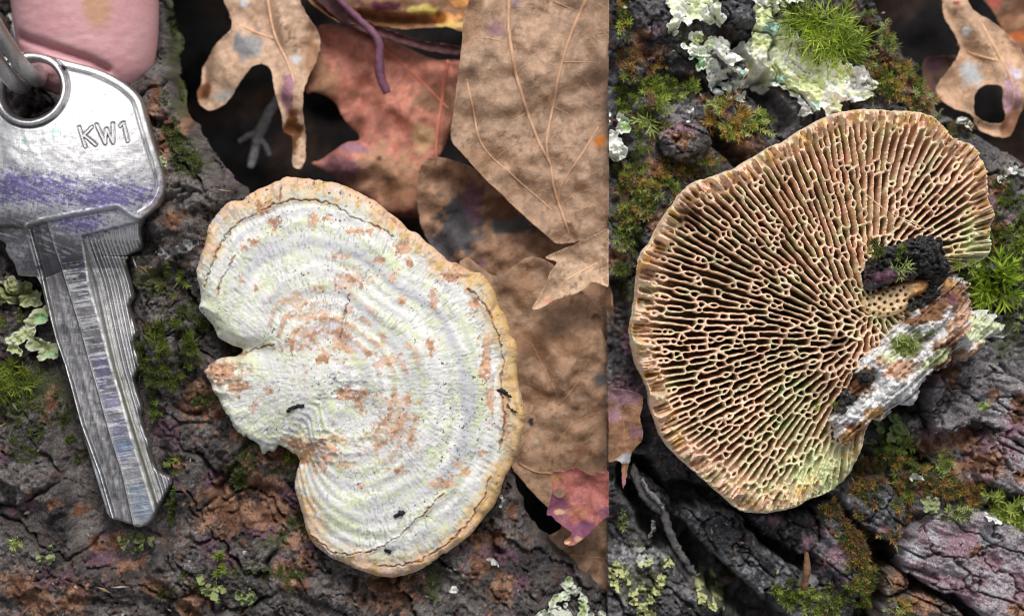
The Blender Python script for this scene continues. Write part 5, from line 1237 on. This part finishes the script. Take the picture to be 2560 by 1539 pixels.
def moss(label, shoots, seed, stuff=False, name='moss_tuft', group=None):
    V, Lp, Z, C = moss_shoots(shoots, seed)
    o = add_mesh(name, V, Lp, Z, M_MOSS, None, tuple(float(v) for v in (V.min(0) * [.5, .5, 1] + V.max(0) * [.5, .5, 0])), C, None, False)
    if stuff: return tag(o, label, 'moss', None, 'stuff')
    return tag(o, label, 'moss', group)
RM = SEAM + 22; LM = SEAM - 18
# carpet on the right
car = []
for i, (cx, cy, rx, ry, n, pal) in enumerate([(1545, 45, 26, 50, 40, [OCH, YGR, OCH]), (1600, 150, 60, 30, 34, [BRN, BRN, OCH]), (1560, 215, 40, 22, 26, [DGR, GRN]), (1660, 225, 90, 26, 90, [GRN, YGR, DGR, GRN]), (1560, 150, 34, 24, 24, [OCH, BRN]), (1630, 300, 26, 40, 36, [BRN, GRN, DGR]),
        (1550, 270, 30, 20, 24, [YGR, GRN]), (1600, 320, 30, 50, 40, [DGR, GRN, BRN]), (1740, 410, 50, 24, 36, [DGR, OCH, GRN]), (1570, 420, 40, 30, 40, [OCH, GRN, DGR]), (1590, 500, 56, 56, 110, [GRN, LGR, OCH, DGR]), (1640, 470, 50, 30, 60, [LGR, OCH, GRN]), (1560, 590, 30, 30, 36, [GRN, DGR, LGR]),
        (1550, 700, 26, 36, 26, [DGR, GRN]), (1540, 520, 20, 40, 26, [OCH, BRN]), (1690, 430, 40, 20, 26, [OCH, BRN, DGR]), (1720, 90, 30, 16, 14, [DGR]), (2130, 60, 60, 60, 70, [LGR, BRN, GRN]), (2200, 130, 40, 60, 60, [GRN, BRN, LGR]), (2240, 200, 56, 40, 70, [OCH, BRN, GRN]), (2290, 240, 46, 34, 50, [OCH, BRN, LGR]),
        (2200, 220, 40, 30, 40, [DGR, GRN]), (2340, 290, 30, 16, 14, [GRN, OCH]), (2400, 330, 40, 20, 18, [DGR, BRN]), (2520, 500, 36, 40, 40, [GRN, DGR]), (2500, 470, 30, 24, 18, [BRN, DGR]), (2540, 570, 36, 60, 60, [GRN, LGR, DGR]), (2500, 600, 26, 40, 26, [GRN, BRN]), (2550, 650, 26, 50, 40, [YGR, GRN]), (2440, 690, 34, 40, 40, [DGR, GRN]), (2440, 760, 30, 40, 30, [DGR, GRN]),
        (2540, 780, 26, 60, 26, [DGR, LGR]), (2230, 1120, 50, 30, 60, [DGR, GRN]), (2270, 1150, 50, 30, 50, [DGR, OCH, GRN]), (2170, 1200, 26, 60, 70, [BRN, OCH, DGR]), (2150, 1240, 20, 36, 36, [OCH, BRN]), (2340, 1215, 60, 24, 80, [BRN, BRN, OCH, DGR]), (2430, 1235, 50, 26, 70, [BRN, OCH, DGR]), (2260, 1240, 20, 50, 50, [BRN, OCH, GRN]), (2380, 1285, 50, 12, 30, [DGR, LGR]), (2355, 1165, 12, 30, 26, [GRN, LGR]),
        (2075, 1270, 20, 22, 24, [BRN, OCH]), (2120, 1320, 34, 40, 60, [OCH, DGR, BRN]), (2160, 1365, 40, 36, 90, [BRN, BRN, OCH]), (2150, 1430, 30, 30, 50, [OCH, DGR]), (2160, 1480, 40, 26, 60, [OCH, GRN, DGR]), (2060, 1500, 60, 36, 90, [GRN, LGR, DGR]), (1990, 1480, 50, 26, 60, [GRN, YGR, LGR]), (2220, 1350, 20, 20, 16, [OCH, BRN]), (2250, 1520, 30, 30, 20, [LGR, OCH]), (1820, 1450, 14, 30, 12, [DGR]), (1545, 1300, 20, 20, 10, [LGR]), (2480, 640, 20, 20, 20, [GRN])]):
    car += clump(cx, cy, rx, ry, int(n * 2.3), pal + [DGR], top_r, 2000 + i, ll=0.014, lw=0.0028, L=0.022, leaves=14, lift=0.004, out=0.6, xmin=RM)
moss('green, ochre and brown moss carpet growing between the bark blocks of the right half', car, 51, True, 'moss')
BT_ = [srgb(150, 176, 44), srgb(126, 152, 34), srgb(180, 200, 84), srgb(96, 118, 30)]
moss('bright yellow green hairy moss tuft beside the white lichen at the top', clump(2008, 62, 40, 26, 46, BT_, top_r, 61, ll=0.060, lw=0.0030, L=0.05, leaves=12, lift=0.02, out=0.9, rot_=30) + clump(2056, 84, 46, 34, 70, BT_, top_r, 261, ll=0.052, lw=0.0030, L=0.06, leaves=13, lift=0.03, out=0.8, rot_=35)
     + clump(2098, 118, 34, 30, 50, BT_, top_r, 262, ll=0.046, lw=0.0030, L=0.04, leaves=12, lift=0.015, out=0.9, rot_=35) + clump(2040, 130, 40, 20, 26, BT_[1:], top_r, 263, ll=0.030, lw=0.0030, L=0.03, leaves=12, lift=0.01, out=0.6, rot_=35), 62)
moss('bright green star shaped moss tuft at the right edge below the pored bracket', clump(2490, 712, 20, 26, 30, [srgb(140, 168, 40), srgb(168, 190, 66), srgb(112, 140, 30)], top_r, 63, ll=0.046, lw=0.008, L=0.05, leaves=18, lift=0.05, out=1.3), 64)
moss('ochre and green moss tuft above the upper left rim of the pored bracket', clump(1815, 295, 40, 34, 110, [OCH, OCH, BRN, GRN, LGR], top_r, 65, ll=0.017, lw=0.0034, L=0.035, leaves=18, lift=0.03, out=0.8) + clump(1875, 310, 46, 20, 80, [GRN, LGR, DGR], top_r, 66, ll=0.016, L=0.03, lift=0.02), 67)
moss('light green feathery moss at the right edge above the big pink bark block', clump(2520, 1278, 54, 22, 90, [srgb(150, 170, 76), srgb(176, 190, 100), GRN], top_r, 68, ll=0.020, lw=0.0046, L=0.04, leaves=20, lift=0.02, out=0.6, rot_=32), 69)
moss('small green moss sprig with brown tips at the left of the dark bark block', clump(1632, 292, 22, 30, 22, [LGR, BRN, GRN], top_r, 70, ll=0.026, lw=0.005, L=0.05, leaves=20, lift=0.02, out=0.8), 71)
moss('green moss fringe growing on the top of the splintered wood', clump(2262, 862, 24, 22, 36, [srgb(126, 140, 62), LGR], lambda x, y: 0.155 + 0 * x, 72, ll=0.016, lw=0.003, L=0.012, leaves=12), 73)
moss('green moss shreds on the crumbly black bark lump', clump(2215, 620, 44, 16, 44, [DGR, GRN], lambda x, y: 0.175 + 0 * x, 74, ll=0.018, lw=0.004, L=0.016, leaves=12) + clump(2250, 672, 16, 14, 10, [LGR, GRN], lambda x, y: 0.182 + 0 * x, 75, ll=0.02, lw=0.003, L=0.012, leaves=12), 77)
moss('green moss shreds on the pale right rim corner of the pored bracket', clump(2420, 668, 26, 14, 26, [GRN, LGR], lambda x, y: 0.11 + 0 * x, 76, ll=0.018, L=0.016, leaves=12), 88)
moss('green moss shreds by the lower notch of the pored bracket', clump(2065, 1020, 24, 26, 30, [DGR, GRN], lambda x, y: 0.115 + 0 * x, 78, ll=0.016, lw=0.004, L=0.012, leaves=10), 80)
# left half
carl = []
for i, (cx, cy, rx, ry, n, pal) in enumerate([(30, 960, 60, 40, 50, [DGR, GRN]), (90, 1030, 90, 60, 90, [DGR, srgb(84, 92, 46)]), (150, 1080, 40, 40, 36, [DGR]), (430, 700, 30, 50, 40, [DGR, GRN]), (500, 800, 30, 30, 26, [DGR]), (520, 1000, 30, 12, 16, [DGR]), (610, 1150, 26, 20, 24, [DGR]), (600, 1195, 14, 30, 16, [DGR]), (735, 1140, 16, 20, 16, [DGR, GRN]), (70, 1120, 50, 20, 20, [DGR]), (50, 1360, 14, 10, 8, [LGR]),
        (440, 1160, 24, 18, 18, [DGR, GRN]), (700, 1440, 60, 18, 20, [DGR]), (560, 1420, 20, 30, 14, [DGR, GRN]), (735, 1320, 30, 24, 16, [DGR]), (1080, 1470, 16, 40, 16, [DGR]), (435, 330, 20, 30, 40, [DGR]), (410, 90, 22, 90, 60, [DGR, srgb(70, 78, 42)]), (430, 230, 24, 40, 40, [DGR]), (470, 400, 30, 30, 40, [DGR]), (430, 1260, 12, 40, 14, [DGR]), (480, 1460, 40, 20, 16, [DGR]), (30, 800, 30, 20, 16, [DGR, GRN]), (640, 1420, 60, 16, 16, [DGR]), (420, 1480, 20, 16, 10, [DGR]), (90, 1150, 40, 14, 12, [DGR]), (210, 1140, 16, 14, 8, [DGR]), (380, 1010, 20, 30, 14, [DGR, GRN])]):
    carl += clump(cx, cy, rx, ry, int(n * 1.3), pal, top_l, 3000 + i, ll=0.014, lw=0.0036, L=0.016, leaves=14, lift=0.002, xmax=LM)
moss('sparse dark green moss scattered over the bark of the left half', carl, 81, True, 'moss')
moss('dark green moss cushion between the key blade and the notch of the white bracket', clump(420, 880, 70, 74, 210, [srgb(84, 98, 30), srgb(64, 76, 24), srgb(104, 116, 44)], top_l, 82, ll=0.018, lw=0.0032, L=0.028, leaves=16, lift=0.0, out=0.7), 83)
moss('small dark green moss tuft just above the bigger cushion by the white bracket', clump(460, 770, 44, 34, 60, [srgb(84, 98, 30), srgb(64, 76, 24)], top_l, 84, ll=0.017, lw=0.003, L=0.024, leaves=16, out=0.7), 85)
moss('feathery olive moss at the left edge below the mint green lichen', clump(20, 945, 60, 26, 50, [srgb(110, 118, 40), GRN, DGR], top_l, 86, ll=0.024, lw=0.004, L=0.03, leaves=20, lift=0.01, out=0.6), 87)

# single fir-moss stem standing in the bottom gap
st = rod('moss_spike', 'upright brown moss stem with a woolly coat in the gap below the pored bracket', 'moss', [(2016, 1380), (2018, 1420), (2014, 1445), (2010, 1470)], [-0.02, 0.0, -0.02], [5, 10, 8, 9], M_TWIG, srgb(112, 82, 58), 14)

# ------------------------------------------------------------------ loose grit: bark crumbs, needles and flakes lying on both halves
def grit():
    g = np.random.default_rng(77); VV = []; LL = []; CC = []
    n = 2600
    px = g.uniform(-60, 2640, n); py = g.uniform(-60, 1600, n)
    left = px < SEAM
    z = np.where(left, bark_l(px, py), top_r(px, py))
    e = np.where(left, poly_sdf(LOG_LEFT, px, py), poly_sdf(LOG_RIGHT, px, py))
    ok = (e > 12) & (np.abs(px - SEAM) > 16) & (poly_sdf(P1, px, py) < 8) & (poly_sdf(P2, px, py) < 8) & (poly_sdf(BOWP, px, py) < 6) & (poly_sdf(BLP, px, py) < 6) & (vn(px / 60, py / 60, 78) > -0.3) & ~((px < 430) & (py < 210))
    pal = [srgb(60, 56, 54), srgb(96, 88, 82), srgb(140, 110, 88), srgb(120, 82, 60), srgb(176, 172, 166), srgb(150, 150, 112), srgb(44, 42, 42)]
    for x, y, h in zip(px[ok], py[ok], z[ok]):
        c = W(x, y, h + 0.003); ln = g.uniform(0.003, 0.009) if g.random() < 0.85 else g.uniform(0.012, 0.028); wd = min(ln * 0.6, g.uniform(0.0018, 0.005))
        a = g.uniform(0, 6.28); u = np.array([math.cos(a), math.sin(a), g.uniform(-.3, .3)]); v = np.array([-math.sin(a), math.cos(a), 0]); t = g.uniform(0.002, 0.004)
        b = len(VV)
        VV += [c - u * ln, c - v * wd, c + u * ln, c + v * wd * 0.7, c + np.array([0, 0, t]) + u * ln * 0.2]
        for q in ((0, 1, 4), (1, 2, 4), (2, 3, 4), (3, 0, 4)): LL += [b + k for k in q]
        CC += [pal[g.integers(len(pal))]] * 5
    o = add_mesh('grit', np.array(VV), np.array(LL), np.full(len(LL) // 3, 3), M_TWIG, None, (0, 0, -0.1), np.array(CC), None, False)
    tag(o, 'loose crumbs and needles scattered over the bark', 'grit', None, 'stuff')
grit()
